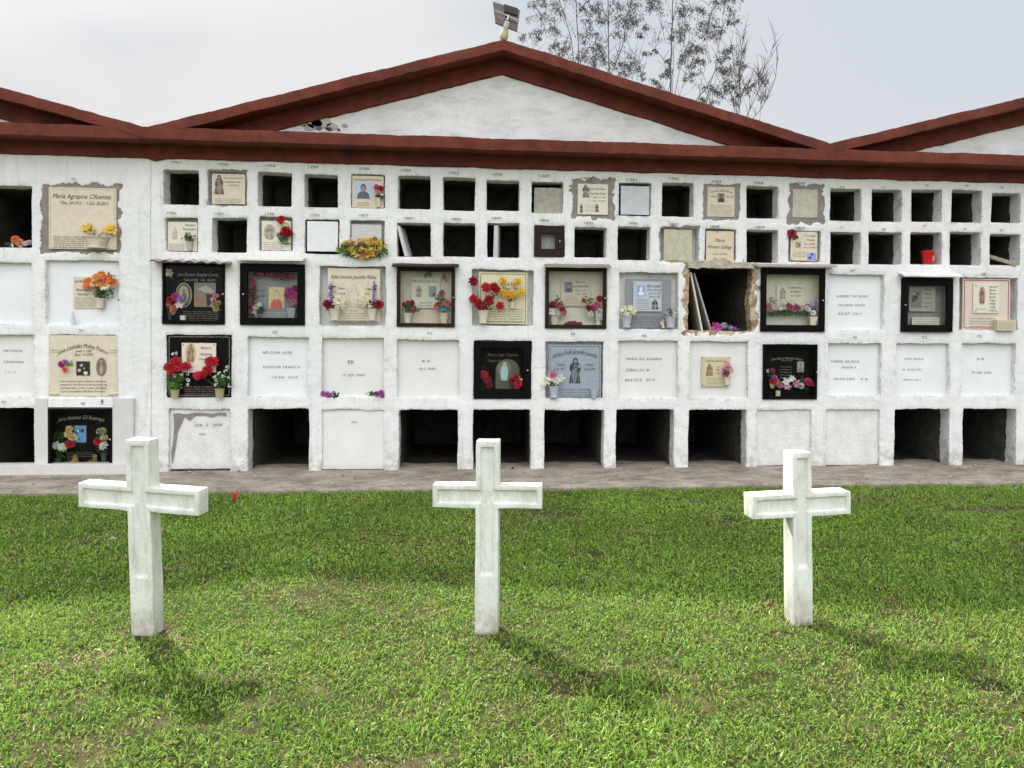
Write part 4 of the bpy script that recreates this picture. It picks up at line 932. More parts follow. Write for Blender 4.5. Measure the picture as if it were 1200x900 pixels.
# ---- row A
c_ = case('black case under a wavy corrugated canopy, holding an oval and a square picture', (190, 308.5, 263, 380), 2.6, BLACKW, -.02, .13, back=BLACKG, cano=(181, 303.5, 272, 309.5, simple('pinkish_fibre_cement', (.42, .34, .31), .85, .25), 'wave'), bottom=4)
p = Plq('black granite plaque with an oval and a square picture inside the canopied case', (194, 312, 260, 376), .09, .015, BLACKG, group='memorial plaques inside cases')
p.tx('Jose Ernesto Grajales Correa', .58, .15, .72, .06, SILV).tx('* Junio 3-1956   + Dic. 18-2010', .6, .25, .56, .045, SILV).lines(PRAY[:5], .6, .83, .6, .022, .04, (.35, .25, .15)).done()
x, z = p.q(.33, .53); k = mpp(215, 345, .09)
p.part('oval_picture', lambda mb: (mb.disc(x, z, 9.5*k, 15*k, .078, (.42, .36, .25), 26, .012), mb.disc(x, z, 8*k, 13.4*k, .075, (.05, .035, .025), 26, .004), mb.disc(x, z, 6.6*k, 12*k, .072, (.38, .33, .23), 26, .004), mb.disc(x, z, 5*k, 10*k, .069, (.48, .44, .34), 26, .004), mb.disc(x+.5*k, z+5*k, 2*k, 2.4*k, .066, (.35, .2, .12), 12, .004), mb.disc(x+1*k, z-2*k, 3*k, 5*k, .065, (.10, .18, .18), 12, .004)))
p.photo(.70, .52, .36, .42, (.25, .25, .2), frame=(.38, .34, .24), kind='hat')
vase('magenta, red and orange flowers in the left of the canopied case', 196, 365, 202, 375, .03, (.04, .04, .04), [(199, 351, 4, RD, 'rose'), (206, 348, 5, MG, 'rose'), (211, 350, 3.6, PU, 'rose'), (204, 361, 4, OR, 'rose'), (210, 357, 4.5, WH, 'lily'), (202, 365, 3.4, (.7, .35, .3), 'rose'), (197, 356, 3, PK, 'rose')], [(200, 366, 6, 20, DG)], foot=False)
vase('small pink and white flowers in the right of the canopied case', 251, 366, 257, 375, .03, (.06, .05, .04), [(253, 347, 3.2, PK, 'rose'), (250, 351, 3, WH, 'tuft'), (255, 355, 3.6, (.55, .25, .1), 'rose'), (249, 357, 2.8, WH, 'tuft'), (253, 361, 3.8, (.4, .38, .12), 'rose')], [(253, 361, 5, 20, MGR)], foot=False)
posy('white lily in the top left of the canopied case', .04, [(198, 319.5, 4.5, (.62, .6, .5), 'lily')], [(200, 326, 4, 10, (.1, .1, .07))])
mb = MB(); q = P(214.5, 375, .04); k = mpp(214, 375, .04); mb.lathe(q, [(0, 0), (3.2*k, 0), (3.6*k, 5.5*k), (3.2*k, 5.5*k), (0, 5*k)], 14, (.75, .75, .74)); tag(mb.build('white_cup', VC, None, smooth=True), 'small white cup at the bottom of the canopied case', 'cup')

c_ = case('black case with a red garland and a cream picture under a white ledge', (281, 309.5, 357, 381), 8.5, BLACKW, -.02, .13, knob='l', back=GREYB, cano=(279, 300.5, 358, 308.5, PANEL, 'flat'), bottom=8.5)
p = Plq('grey stone plaque with a cream and pink picture, inside the case with the red garland', (289, 317, 350, 374), .085, .012, GREYB, group='memorial plaques inside cases')
p.tx('* Feb. 11-1954', .25, .42, .2, .05).tx('+ Nov. 2010', .25, .52, .2, .05).lines(PRAY[:4], .45, .86, .62, .03, .05, (.6, .6, .6)).done()
p.photo(.575, .56, .30, .44, (.70, .58, .30), (.68, .52, .36), (.62, .12, .12), hair=(.5, .36, .2))
bl = []
random.seed(3)
for i in range(13): bl.append((300+i*3.4+random.uniform(-1, 1), 321+random.uniform(-3, 3)+(i > 8)*2, random.uniform(2.4, 3.2), random.choice([(.25, .02, .04), (.32, .05, .06), (.18, .03, .03)]), 'rose'))
for i in range(11): bl.append((294+random.uniform(-3, 3), 327+i*4.2, random.uniform(2.4, 3.2), random.choice([(.3, .03, .04), (.4, .12, .06), (.22, .03, .03)]), 'rose'))
posy('red garland running along the top and left inside the case', .05, bl, [(302+i*7, 321, 4, 6, (.05, .05, .03)) for i in range(6)]+[(294, 345, 5, 20, (.06, .06, .03)), (296, 352, 6, 20, (.06, .06, .03))])
posy('bunch of magenta flowers on the right inside the case with the red garland', .04, [(340, 341, 5, MG, 'rose'), (345, 346, 5, (.5, .06, .22), 'rose'), (342, 351, 5, PK, 'rose'), (337, 346, 4, MG, 'rose'), (346, 338, 3.6, RD2, 'rose'), (345, 354, 4, PK, 'rose')], [(341, 347, 6, 14, (.08, .03, .03))])
vase('pale green and white flowers in the bottom left of the garland case', 297, 369, 304, 374, .05, (.2, .2, .2), [(300, 360, 3.6, (.55, .62, .5), 'rose'), (304, 357, 3, WH, 'rose'), (298, 366, 2.8, WH, 'tuft')], [(303, 363, 7, 40, DG)], foot=False)
q = P(342.5, 373, .05); k = mpp(342, 373, .05); t = thing('flower_vase', 'empty grey square pot in the bottom right of the garland case', 'flower vase', q, 'flower vases on the niche wall')
mb = MB(); mb.lathe(q, [(0, 0), (5*k, 0), (7.6*k, 12*k), (6.6*k, 12*k), (4.5*k, 2*k), (0, 2*k)], 4, (.36, .38, .38), M3=Matrix.Rotation(math.pi/4, 3, 'Z'), sq=.8); mb.build('pot', POTM, t)

p = Plq('cream plaque with a cursive name between two purple and white bouquets', (384, 314.5, 445.5, 376.5), .03, .014, CREAM)
p.tx('Rafael Antonio Jaramillo Molina', .5, .16, .86, .075).tx('* Enero', .26, .38, .14, .05).tx('1929', .27, .48, .12, .05).tx('+ Sept.', .76, .38, .12, .05).tx('2010', .75, .48, .1, .05).lines(['San Jose'], .5, .8, .14, .025, .04).lines(PRAY[1:5], .5, .85, .48, .025, .043).done()
p.figure(.5, .52, .22, .44, (.60, .50, .42), (.68, .6, .5))
def spike(px, py, n, col):
    return [(px+random.uniform(-2.6, 2.6)*(1-i/n*.6), py-i*2.6, 2.6*(1-i/n*.45), jit(col, .3), 'tuft') for i in range(n)]
vase('left cream pot with purple, white and red flowers on the cursive plaque', 386, 362, 399, 375.5, -.02, potC, spike(388, 351, 9, PU)+[(398, 354, 8, CRM, 'mum'), (384, 356, 5, RD2, 'rose')], [(390, 358, 7, 20, DG), (388, 338, 5, 12, MGR)])
vase('right cream pot with purple, white and red flowers on the cursive plaque', 430, 362, 441.5, 375.5, -.02, potC, spike(439, 351, 9, PU)+[(427, 353, 7, CRM, 'mum'), (443, 356.5, 5.5, RD2, 'rose'), (434, 358, 2.6, WH, 'lily')], [(437, 357, 7, 20, DG), (440, 338, 5, 12, MGR)])

c_ = case('brown wooden case with two cream pots under a dark brown lid', (465, 314, 533, 383), 3.6, BROWNW, -.02, .13, back=CREAM, cano=(460.5, 308.5, 538, 315.5, BROWNW, 'flat'), bottom=4)
p = Plq('cream plaque with an oval figure and grey photo inside the brown case', (482, 325.5, 515.5, 361), .09, .012, CREAM2, group='memorial plaques inside cases')
p.tx('Maria La Cruz Toro', .5, .11, .9, .09).tx('Enero 8-1923', .5, .82, .42, .06).tx('Marzo 17-2010', .48, .92, .44, .06).figure(.27, .46, .16, .36, (.2, .18, .15), (.5, .45, .36), oval=(.60, .54, .44)).photo(.74, .46, .27, .36, (.28, .3, .3), (.4, .4, .4), (.1, .12, .11), kind='blobs').done()
vase('left cream pot with green and red flowers in the brown case', 472, 367, 483, 379, .04, (.66, .62, .52), [(473, 356, 2.4, RD, 'rose'), (483, 355, 3, RD2, 'rose'), (485, 361, 2.8, (.4, .1, .05), 'rose'), (478, 354, 2, RD, 'rose')], [(477, 361, 7, 46, MGR), (486, 365, 4, 12, (.3, .08, .05))])
vase('right cream pot with pink rosebuds and a blue ribbon in the brown case', 514.5, 367, 526, 379, .04, (.66, .56, .40), [(518, 343.5, 3.6, (.45, .14, .18), 'rose'), (513, 358, 4.4, (.5, .16, .12), 'rose'), (524, 355, 4.4, (.5, .17, .14), 'rose'), (520, 353, 3.4, (.45, .12, .12), 'rose'), (519, 361, 3.4, (.12, .4, .55), 'lily', 'blue_ribbon')], [(519, 360, 6, 40, DG), (515, 350, 5, 14, MGR)])
posy('small sprig of dry green leaves at the top inside the brown case', .07, [(503, 322, 2, (.3, .3, .12), 'tuft')], [(503, 322, 5, 14, (.14, .17, .06)), (521, 326, 4, 8, (.2, .18, .1))])

p = Plq('yellowish plaque with a dotted border behind red and yellow carnations', (561, 319, 618, 379.5), .03, .014, simple('yellowish_marble', (.64, .60, .40), .45, .1))
p.tx('Luz Estela', .68, .22, .26, .07, shear=0).tx('Angel Perez', .68, .31, .4, .07, shear=0).lines(PRAY, .53, .715, .78, .028, .047).border((.10, .09, .06), .035, 24, .011).done()
vase('tapered cream pot with eight red carnations left of the yellow ones', 560, 364, 572.5, 379, -.035, potC, [(554.5, 329.5, 5.6, RD2, 'mum', 'carnation'), (570, 337, 6, (.5, .012, .03), 'mum', 'carnation'), (579, 336, 5, RD2, 'mum', 'carnation'), (582, 339, 4.6, RD2, 'mum', 'carnation'), (555, 350, 5.4, RD, 'mum', 'carnation'), (562.5, 357, 6.4, RD2, 'mum', 'carnation'), (573, 352, 5.8, RD2, 'mum', 'carnation'), (586, 358, 5, RD, 'mum', 'carnation')], [(570, 358, 8, 18, DG), (577, 348, 6, 8, (.15, .1, .05))])
vase('small cream pot with yellow flowers right of the red carnations', 597, 353, 603.5, 361, -.01, potC, [(589, 329.5, 4.8, YL, 'mum', 'carnation'), (606.5, 330, 4.8, YL, 'mum', 'carnation'), (590, 343, 4.8, (.7, .42, .04), 'mum', 'carnation'), (599.5, 345.5, 5.6, (.72, .38, .02), 'mum', 'carnation'), (611, 342, 4.8, YL, 'mum', 'carnation')], [(598, 350, 5, 12, DG)])

c_ = case('brown framed case with white and red flowers under a bent olive sheet', (639, 313.5, 711, 385), 4, BROWNW, -.02, .13, back=CREAM2, cano=(638, 309, 714, 316, simple('olive_sheet', (.26, .25, .19), .7, .3), 'flat'), bottom=4)
p = Plq('cream plaque with a violet portrait inside the case with the olive sheet', (657, 327, 691, 359), .09, .012, CREAM, group='memorial plaques inside cases')
p.tx('Maria Luz', .68, .1, .34, .08).tx('Ramirez de Pino', .7, .26, .5, .09).tx('* Mayo 13-1937', .68, .42, .42, .06).tx('+ Dic. 1-2010', .7, .54, .4, .06).lines(PRAY[:5], .36, .66, .46, .03, .075).photo(.27, .3, .28, .38, (.30, .24, .36), (.45, .33, .4), (.16, .12, .2)).done()
vase('left cream pot with white and red flowers in the olive-roofed case', 644, 371, 655, 381, .04, (.62, .57, .42), [(646, 365, 4.4, WH, 'rose'), (652, 366, 5, (.7, .7, .66), 'rose'), (650, 363, 3.6, WH, 'rose'), (647, 357, 4, RD2, 'rose'), (655, 358, 3.6, (.4, .08, .08), 'rose'), (661, 366, 3.6, PK, 'rose'), (659, 362, 3, RD2, 'rose')], [(653, 355, 8, 30, (.2, .2, .06)), (650, 362, 5, 12, MGR)])
vase('right cream pot with white and pink flowers in the olive-roofed case', 697, 370, 706, 381, .04, (.62, .57, .42), [(702, 366, 4.8, WH, 'rose'), (692, 367, 4, (.72, .72, .68), 'rose'), (704, 371, 3.6, WH, 'rose'), (695, 361, 4.4, MG, 'rose'), (699, 358, 4, (.5, .12, .2), 'rose'), (703, 350, 3.6, RD2, 'rose'), (690, 361, 3.4, RD2, 'rose'), (684, 352, 2.6, (.4, .1, .05), 'rose')], [(691, 352, 6, 20, (.2, .24, .08)), (698, 362, 7, 14, MGR)])
posy('low row of dark pink petals at the foot of the olive-roofed case', .05, [(664+i*3.2, 379.5+random.uniform(-1, .6), 2.6, (.32, .05, .11), 'rose') for i in range(6)])

p = Plq('large blue-grey granite backing slab with a prayer, behind the grey plaque', (733.5, 327, 786.5, 385), .045, .012, GREYB)
p.lines(PRAY, .47, .765, .72, .026, .042).done()
p = Plq('light grey plaque with a blue-white bust and a dark engraved lady', (742, 330, 775.5, 365), .028, .012, simple('light_grey_granite', (.46, .49, .54), .4, .15))
p.tx('Gloria Isabel', .72, .14, .5, .1).tx('Toro Garcia', .74, .27, .5, .08).tx('* Dic. 22-1950', .74, .39, .44, .06).tx('+ Enero 2011', .74, .50, .44, .06).lines(PRAY, .34, .60, .44, .028, .065).screws().done()
p.photo(.27, .3, .28, .34, (.28, .36, .55), (.7, .78, .85), (.62, .75, .88), hair=(.5, .6, .75)).figure(.77, .76, .2, .34, (.02, .02, .02), (.35, .35, .36))
vase('left grey stone pot with cream flowers beside the light grey plaque', 728, 371, 740.5, 384, -.01, potG, [(731, 362, 4, CRM, 'lily'), (737, 366, 4.6, CRM, 'lily'), (742, 365, 3.8, (.7, .66, .45), 'lily'), (733, 367, 3.4, WH, 'lily'), (739, 361, 3.4, CRM, 'lily')], [(735, 368, 6, 20, LG)])
vase('right grey stone pot with faded bluish leaves beside the light grey plaque', 779, 371, 792, 384, -.01, potG, [(782, 367, 3.4, (.35, .38, .4), 'lily'), (789, 367, 3.4, (.45, .46, .42), 'lily')], [(785, 367, 6, 36, (.10, .15, .12))])
t = thing('figurine', 'tiny beige angel figurine beside the right grey stone pot', 'figurine', P(777, 384.5, .0)); q = P(777, 384.5, .0); k = mpp(777, 380)
mb = MB(); mb.lathe(q, [(0, 0), (2*k, 0), (1.6*k, 3*k), (1*k, 6*k), (1.4*k, 7*k), (.5*k, 8*k), (.9*k, 9*k), (0, 10.2*k)], 12, (.6, .52, .4)); mb.build('robed_body', VC, t, smooth=True)
mb = MB(); mb.poly([(q.x-3*k, q.z+4*k), (q.x-1*k, q.z+4*k), (q.x-1*k, q.z+7*k), (q.x-3*k, q.z+8*k)], q.y, q.y+.003, (.65, .6, .5)); mb.build('wing', VC, t)

# broken niche: two marble sheets, fallen flowers, lintel rubble
lean('front marble sheet leaning in the broken brick-edged niche', (809.5, 319), (823, 388), .05, .022, simple('marble_sheet_edge', (.62, .57, .5), .6, .2), .45)
lean('rear marble sheet leaning in the broken brick-edged niche', (813.5, 320), (833.5, 388), .10, .018, simple('grey_marble_sheet_edge', (.42, .40, .38), .6, .2), .45)
posy('fallen magenta, green and lilac flowers on the sill of the broken niche', .03, [(838, 383, 4.6, MG, 'lily'), (843, 384, 4.4, (.5, .12, .42), 'lily'), (849, 381.5, 3.2, (.4, .42, .4), 'rose'), (856, 384, 3.4, PU, 'lily')], [(850, 384, 5, 30, MGR), (860, 386, 3, 8, (.25, .15, .3))])
mb = MB(); random.seed(21)
a_ = P(806, 312, -.01); b_ = P(884, 313, -.01)
xs_ = [a_.x+(b_.x-a_.x)*i/26 for i in range(27)]
up = [(x, P(845, 306, 0).z+.018*fr(x, 1, 9, 95)-.03*abs((x-(a_.x+b_.x)/2)/(b_.x-a_.x)*2)**3) for x in xs_]; lo = [(x, P(845, 314.5, 0).z+.02*fr(x, 2, 14, 96)) for x in xs_]
mb.poly(lo+up[::-1], -.028, .01); mb.build('broken_lintel', simple('flaking_lintel_plaster', (.52, .47, .37), .95, .5, 14, .9, bd=.02), blockC)

c_ = case('black case with a flower garland and purple blooms under a pinkish slab', (892, 315, 967, 388.5), 6, BLACKW, -.025, .13, back=CREAM2, cano=(883, 309, 976, 314.5, simple('pinkish_concrete_slab', (.40, .35, .34), .9, .25), 'flat'), bottom=7)
p = Plq('pale plaque with a line drawing of a figure inside the purple-flowered case', (910, 334, 942.5, 359), .09, .012, CREAM2, group='memorial plaques inside cases')
p.tx('Luz Elvia Ramos', .68, .12, .5, .09).tx('de Mazo', .68, .3, .34, .1).tx('Enero 12-2012', .7, .5, .36, .07).lines(PRAY[:3], .4, .74, .6, .04, .1).figure(.22, .4, .22, .55, (.32, .29, .24), (.58, .53, .42)).done()
random.seed(14); bl = []
for i in range(17): bl.append((899+i*3.1, 361+random.uniform(-3.5, 3), random.uniform(2.6, 3.8), random.choice([MG, CRM, CRM, (.5, .1, .14), WH, PK, (.3, .03, .08)]), random.choice(['rose', 'lily'])))
posy('long garland of mixed flowers across the purple-flowered case', .03, bl, [(900+i*4, 367.5, 4, 17, random.choice([DG, MGR, (.13, .24, .09)])) for i in range(13)]+[(904, 354, 5, 20, (.3, .36, .25))])
vase('square cream pot with lilac and white flowers in the right of the purple-flowered case', 947, 371.5, 957.5, 382, .02, (.68, .63, .48), [(952, 356, 3.6, (.42, .28, .56), 'tuft'), (956, 354, 3.6, (.42, .28, .56), 'tuft'), (950, 360, 3, (.48, .33, .6), 'tuft'), (957, 359, 3, PU, 'tuft'), (953, 366, 3, WH, 'rose'), (947, 362, 3, (.6, .6, .58), 'rose')], [(953, 366, 5, 26, DG)], sq=4, foot=False)

c_ = case('black case with a grey open-book plaque in the right block', (1057, 326.5, 1117, 389), 7, BLACKW, -.03, .12, knob='l', back=simple('grey_picture_backing', (.30, .30, .27), .5, .5, 6, .1), cano=(1053, 319, 1121, 327, PLASTER, 'flat'), bottom=7.5)
p = Plq('grey open-book plaque with a photo inside the black case of the right block', (1066, 336, 1096, 365), .075, .012, simple('grey_book_marble', (.42, .40, .34), .5, .2), group='memorial plaques inside cases')
p.tx('Jesus', .72, .1, .28, .1).tx('Maria', .72, .28, .28, .1).tx('Cortes', .72, .45, .32, .09).tx('Nov. 2011', .72, .64, .36, .07).tx('Abr. 5', .72, .8, .3, .07).photo(.26, .5, .42, .7, (.22, .24, .2), (.4, .4, .38), (.1, .11, .09), kind='blobs').done()
p = Plq('small cream scroll with three lines of writing at the foot of the grey open book', (1069, 372, 1101, 381), .06, .01, CREAM2, group='memorial plaques inside cases')
p.lines(['En tu silencio nos acompanas', 'siempre en nuestros corazones', 'te recordaremos con amor'], .5, .2, .86, .14, .3).done()
p = Plq('pink-cream plaque edged with a twisted red border, right end of the wall', (1128, 326.5, 1183.5, 386.5), .03, .014, simple('pinkish_marble', (.66, .56, .47), .45, .1))
p.lines(['Tus seres queridos siempre te', 'recordaremos por tu gran', 'amor, tu sonrisa y tu ejemplo', 'Descansa en paz'], .42, .78, .55, .026, .05).border((.30, .03, .05), .035, 26, .012).done()
p = Plq('raised open-book plate with a small figure on the red-edged plaque', (1140.5, 332.5, 1171, 367), .015, .013, CREAM2, group='memorial plaques fixed on the niche wall')
for k_, s_ in enumerate(('Rosa', 'Elvia', 'Maria', 'Ramirez', '* Mayo', '1936', '+ Julio', '20-2010')): p.tx(s_, .74, .1+.115*k_, .24, .07)
p.figure(.34, .4, .16, .55, (.22, .07, .05), (.45, .3, .22), oval=(.48, .40, .32)).tx('Descansa en paz', .3, .86, .36, .04).screws(us=((.1, .08), (.9, .08), (.1, .93), (.9, .93))).done()
mb = MB(); r_ = rect(1169, 375, 1190.5, 387.5, -.05); mb.box(r_[0], r_[2], -.05, .028, r_[1], r_[3], (.60, .54, .38)); mb.box(r_[0]+.02, r_[2]-.03, -.052, -.0501, r_[1]+.02, r_[3]-.02, (.5, .44, .3))
tag(mb.build('stone_flower_box', POTM, None, bevel=.006), 'empty beige stone flower box on the corner of the red-edged plaque', 'flower box')

# ---- row B
p = Plq('black granite plaque with silver border behind red flowers, between two gold pots', (196, 392.5, 271, 465.5), -.008, .02, BLACKG, rough=.003)
p.lines(PRAY[:5], .5, .83, .46, .022, .035, (.30, .24, .18)).border((.22, .20, .17), .03, 26, .01).done()
p = Plq('cream plate with an engraved family group, mounted on the black granite plaque', (213, 402, 253, 436.5), -.026, .013, simple('pale_pink_marble', (.72, .63, .53), .45, .08), rough=.003)
p.tx('Ramon', .72, .16, .3, .1).tx('Antonio', .72, .37, .36, .1).tx('Cortes Gomez', .72, .54, .44, .08).figure(.26, .34, .2, .6, (.22, .13, .06), (.4, .28, .16), oval=(.52, .42, .3)).screws().done()
rf = 'lily'
vase('left gold pot with red flowers and white buds on the black granite plaque', 199.5, 456, 210.5, 466, -.055, (.34, .30, .14), [(206, 424, 6.5, RD, 'mum', 'red_flower'), (209, 429, 6, (.6, .02, .04), 'mum', 'red_flower'), (197, 430, 5.4, RD, 'mum', 'red_flower'), (200, 435, 5, (.55, .02, .04), 'mum', 'red_flower'), (218, 429, 5.6, RD, 'mum', 'red_flower'), (209, 433, 2.2, WH, 'tuft'), (213, 438.5, 2.2, WH, 'tuft'), (205, 440, 2.4, WH, 'tuft'), (220, 438, 2, WH, 'tuft'), (220, 445, 2.4, WH, 'tuft'), (220, 451, 2.2, WH, 'tuft'), (203, 415, 2, WH, 'tuft'), (207, 414, 2, WH, 'tuft')], [(207, 446, 8, 90, MGR), (203, 452, 6, 40, LG)], taper=.8, foot=False)
vase('right gold pot with red flowers and white buds on the black granite plaque', 251.5, 455, 263, 466, -.055, (.34, .30, .14), [(246, 423, 6, RD, 'mum', 'red_flower'), (251, 424, 5.6, (.6, .02, .04), 'mum', 'red_flower'), (243, 434, 6, RD, 'mum', 'red_flower'), (232, 440, 5.4, (.55, .02, .05), 'mum', 'red_flower'), (237, 439, 4.6, RD, 'mum', 'red_flower'), (257, 437, 2.6, WH, 'tuft'), (264, 435, 2.4, WH, 'tuft'), (266, 430, 2.2, WH, 'tuft'), (262, 441, 2.4, WH, 'tuft'), (267, 443, 2.2, WH, 'tuft'), (254, 446, 2.6, WH, 'tuft'), (269, 452, 2.4, WH, 'tuft'), (251, 442, 2.4, WH, 'tuft'), (253, 451, 2.2, WH, 'tuft')], [(260, 446, 8, 90, MGR), (267, 447, 5, 20, DG)], taper=.8, foot=False)
posy('left sprig of violet flowers on the sill of the NN niche', .0, [(378.5, 461, 3, (.42, .12, .4), 'rose'), (383, 462, 3, (.45, .12, .38), 'rose'), (387, 463, 2.6, (.4, .1, .34), 'rose')], [(393, 464, 4, 16, DG)])
posy('right sprig of violet flowers on the sill of the NN niche', .0, [(447, 460, 3.2, (.42, .08, .32), 'rose'), (442, 461.5, 3, (.42, .1, .36), 'rose'), (448, 463.5, 2.6, (.42, .1, .36), 'rose')], [(436, 462, 4, 18, DG)])
c_ = case('black case with a pale blue holy figure and red flowers', (555.5, 400, 622.5, 467.5), 8, BLACKW, -.015, .13, back=BLACKG, bottom=9, wnd=(563, 408, 614, 458))
p = Plq('black plaque with a rounded stone picture of a pale figure inside the second-row black case', (560, 404, 618, 462), .09, .012, BLACKG, group='memorial plaques inside cases')
x, z = p.q(.60, .58); k = mpp(590, 436, .09)
def f_(mb):
    mb.poly([(x+14*k*math.cos(a), z+4*k+13*k*math.sin(a)) for a in [math.pi*i/16 for i in range(17)]]+[(x-14*k, z-18*k), (x+12*k, z-18*k)], .082, .09, (.12, .12, .09))
    mb.disc(x-4*k, z+6*k, 8*k, 9*k, .079, (.20, .21, .13), 18, .004)
    mb.poly([(x-4*k+5*k*p_, z+2*k+10*k*q_) for p_, q_ in ((-.7, -1), (.7, -1), (.9, -.3), (.8, .5), (.3, .8), (-.3, .8), (-.8, .5), (-.9, -.3))], .073, .079, (.42, .62, .60))
    mb.disc(x-3.6*k, z+11*k, 2.2*k, 2.6*k, .071, (.55, .52, .42), 12, .006)
p.part('stone_picture', f_)
p.tx('Blanca Ligia Tabares', .5, .2, .6, .06, (.16, .16, .15)).tx('Margarita Quintero', .4, .32, .4, .05, (.16, .16, .15)).done()
posy('left red flowers inside the case with the pale blue figure', .03, [(567, 439, 4.6, RD, 'rose'), (571, 444, 4.4, RD2, 'rose'), (573, 451, 3.6, (.2, .01, .02), 'rose')], [(570, 448, 5, 22, (.04, .04, .02))])
posy('right red flowers inside the case with the pale blue figure', .03, [(605, 443, 4.4, RD, 'rose'), (607, 449, 5.4, (.5, .02, .05), 'rose'), (601, 447, 4, RD2, 'rose'), (610, 444, 3, WH, 'tuft')], [(604, 451, 5, 22, (.05, .06, .03))])
p = Plq('blue-grey granite plaque with an arched name and a dark engraved lady', (643, 404, 704.5, 467), .02, .016, GREYM)
p.tx('Adriana Emilia Jaramillo Jaramillo', .5, .13, .86, .085, arc=.09).tx('* Octubre', .22, .37, .18, .05).tx('23 de 1922', .2, .45, .22, .05).tx('+ Marzo', .78, .37, .16, .05).tx('29 de 2007', .78, .45, .22, .05).lines(PRAY[:4], .5, .83, .58, .028, .05).border((.10, .11, .13), .03, 26, .009).done()
p.figure(.5, .48, .26, .48, (.05, .05, .06), (.22, .24, .27), name='engraved_lady')
vase('grey stone pot with pink and cream flowers at the foot of the blue-grey plaque', 643, 452.5, 655, 466, -.02, potG, [(648, 440, 5, (.65, .22, .34), 'rose'), (642, 446, 4.4, CRM, 'lily'), (652, 445, 4.8, CRM, 'lily'), (657, 443, 4.4, WH, 'lily'), (645, 443, 4, WH, 'lily'), (650, 448, 3.6, WH, 'lily'), (638, 449, 3.4, CRM, 'lily')], [(649, 450, 6, 22, MGR)])
mb = MB(); q = P(696, 467, -.0); k = mpp(696, 460); mb.lathe(q, [(0, 0), (2.5*k, 0), (5*k, 11*k), (4.2*k, 11*k), (2*k, 1.5*k), (0, 1.5*k)], 16, (.42, .45, .48)); tag(mb.build('glass_tumbler', simple('clear_tumbler', (.45, .48, .52), .15, .1), None, smooth=True), 'empty clear tumbler at the right foot of the blue-grey plaque', 'tumbler')
p = Plq('small yellowish plaque with two borders in a white recess, one pink flower beside it', (822.5, 418, 855.5, 453), .03, .014, simple('ochre_marble', (.60, .52, .34), .45, .12))
p.tx('Camila Duque Quintero Cano', .5, .14, .78, .06, shear=0).tx('* Oct.', .56, .34, .18, .05).tx('2011', .56, .44, .14, .05).tx('+ Mar.', .56, .55, .18, .05).lines(PRAY[:4], .45, .72, .55, .028, .06).figure(.26, .44, .16, .4, (.2, .14, .06), (.4, .3, .15)).border((.3, .24, .13), .06, 16, .008).screws(us=((.02, .03), (.98, .02), (.03, .97))).done()
vase('small cream pot with purple-pink flowers on the small yellowish plaque', 848, 442, 856, 451, .0, potC, [(852, 428, 3.6, PK, 'tuft'), (855, 431, 3.6, (.5, .12, .35), 'tuft'), (850, 433, 3.4, (.55, .2, .4), 'tuft'), (853, 437, 3.6, MG, 'tuft'), (849, 439, 3, (.45, .1, .3), 'tuft'), (857, 435, 2.8, PK, 'tuft')], [(851, 438, 4, 10, DG)])
c_ = case('black case with a row of pink and white flowers and dim gold writing', (894.5, 403.5, 958, 468), 2.6, BLACKW, -.02, .13, back=BLACKG, bottom=3)
p = Plq('black granite plaque with gold writing and a tiny photo inside the rightmost lower case', (898, 407, 955, 464), .09, .012, BLACKG, group='memorial plaques inside cases')
p.tx('Jose Alonso Restrepo Duque', .42, .22, .64, .045, (.4, .38, .34), arc=.03).tx('Enero 17-1951', .42, .27, .22, .03, (.4, .36, .25)).lines(['Tus hijos', 'y familiares te', 'recordaran con', 'amor, siempre', 'descansa'], .40, .40, .25, .022, .055, (.40, .36, .24)).photo(.70, .40, .12, .2, (.4, .44, .42), (.5, .25, .15), (.4, .2, .15), frame=(.25, .28, .3)).done()
posy('row of pink, white and magenta flowers inside the rightmost lower case', .03, [(908, 443, 4, (.42, .1, .34), 'rose'), (905, 447, 3.6, RD, 'rose'), (910, 448, 3.4, OR, 'rose'), (905, 452, 2.8, (.68, .55, .35), 'rose'), (914, 451, 3, PK, 'rose'), (921, 447.5, 4.2, WH, 'lily'), (928, 444, 3.6, WH, 'lily'), (922, 453, 3.8, (.7, .35, .4), 'lily'), (934, 449.5, 4, (.65, .3, .4), 'lily'), (938.5, 452, 3.2, WH, 'rose'), (947, 447, 4.4, (.5, .05, .15), 'rose'), (950, 449, 3.4, RD, 'rose'), (906, 434, 2.8, (.3, .08, .1), 'rose'), (900, 434.5, 1.8, WH, 'tuft')], [(910+i*8, 453, 5, 12, DG) for i in range(5)]+[ (903, 440, 5, 16, DG), (940, 447, 6, 14, MGR)])
mb = MB(); q = P(911.5, 464, .03); k = mpp(911, 460, .03); mb.lathe(q, [(0, 0), (2.8*k, 0), (2.8*k, 6*k), (.6*k, 6.2*k), (0, 6.2*k)], 14, (.58, .54, .36)); tag(mb.build('candle', VC, None, smooth=True), 'short cream candle at the foot of the rightmost lower case', 'candle')
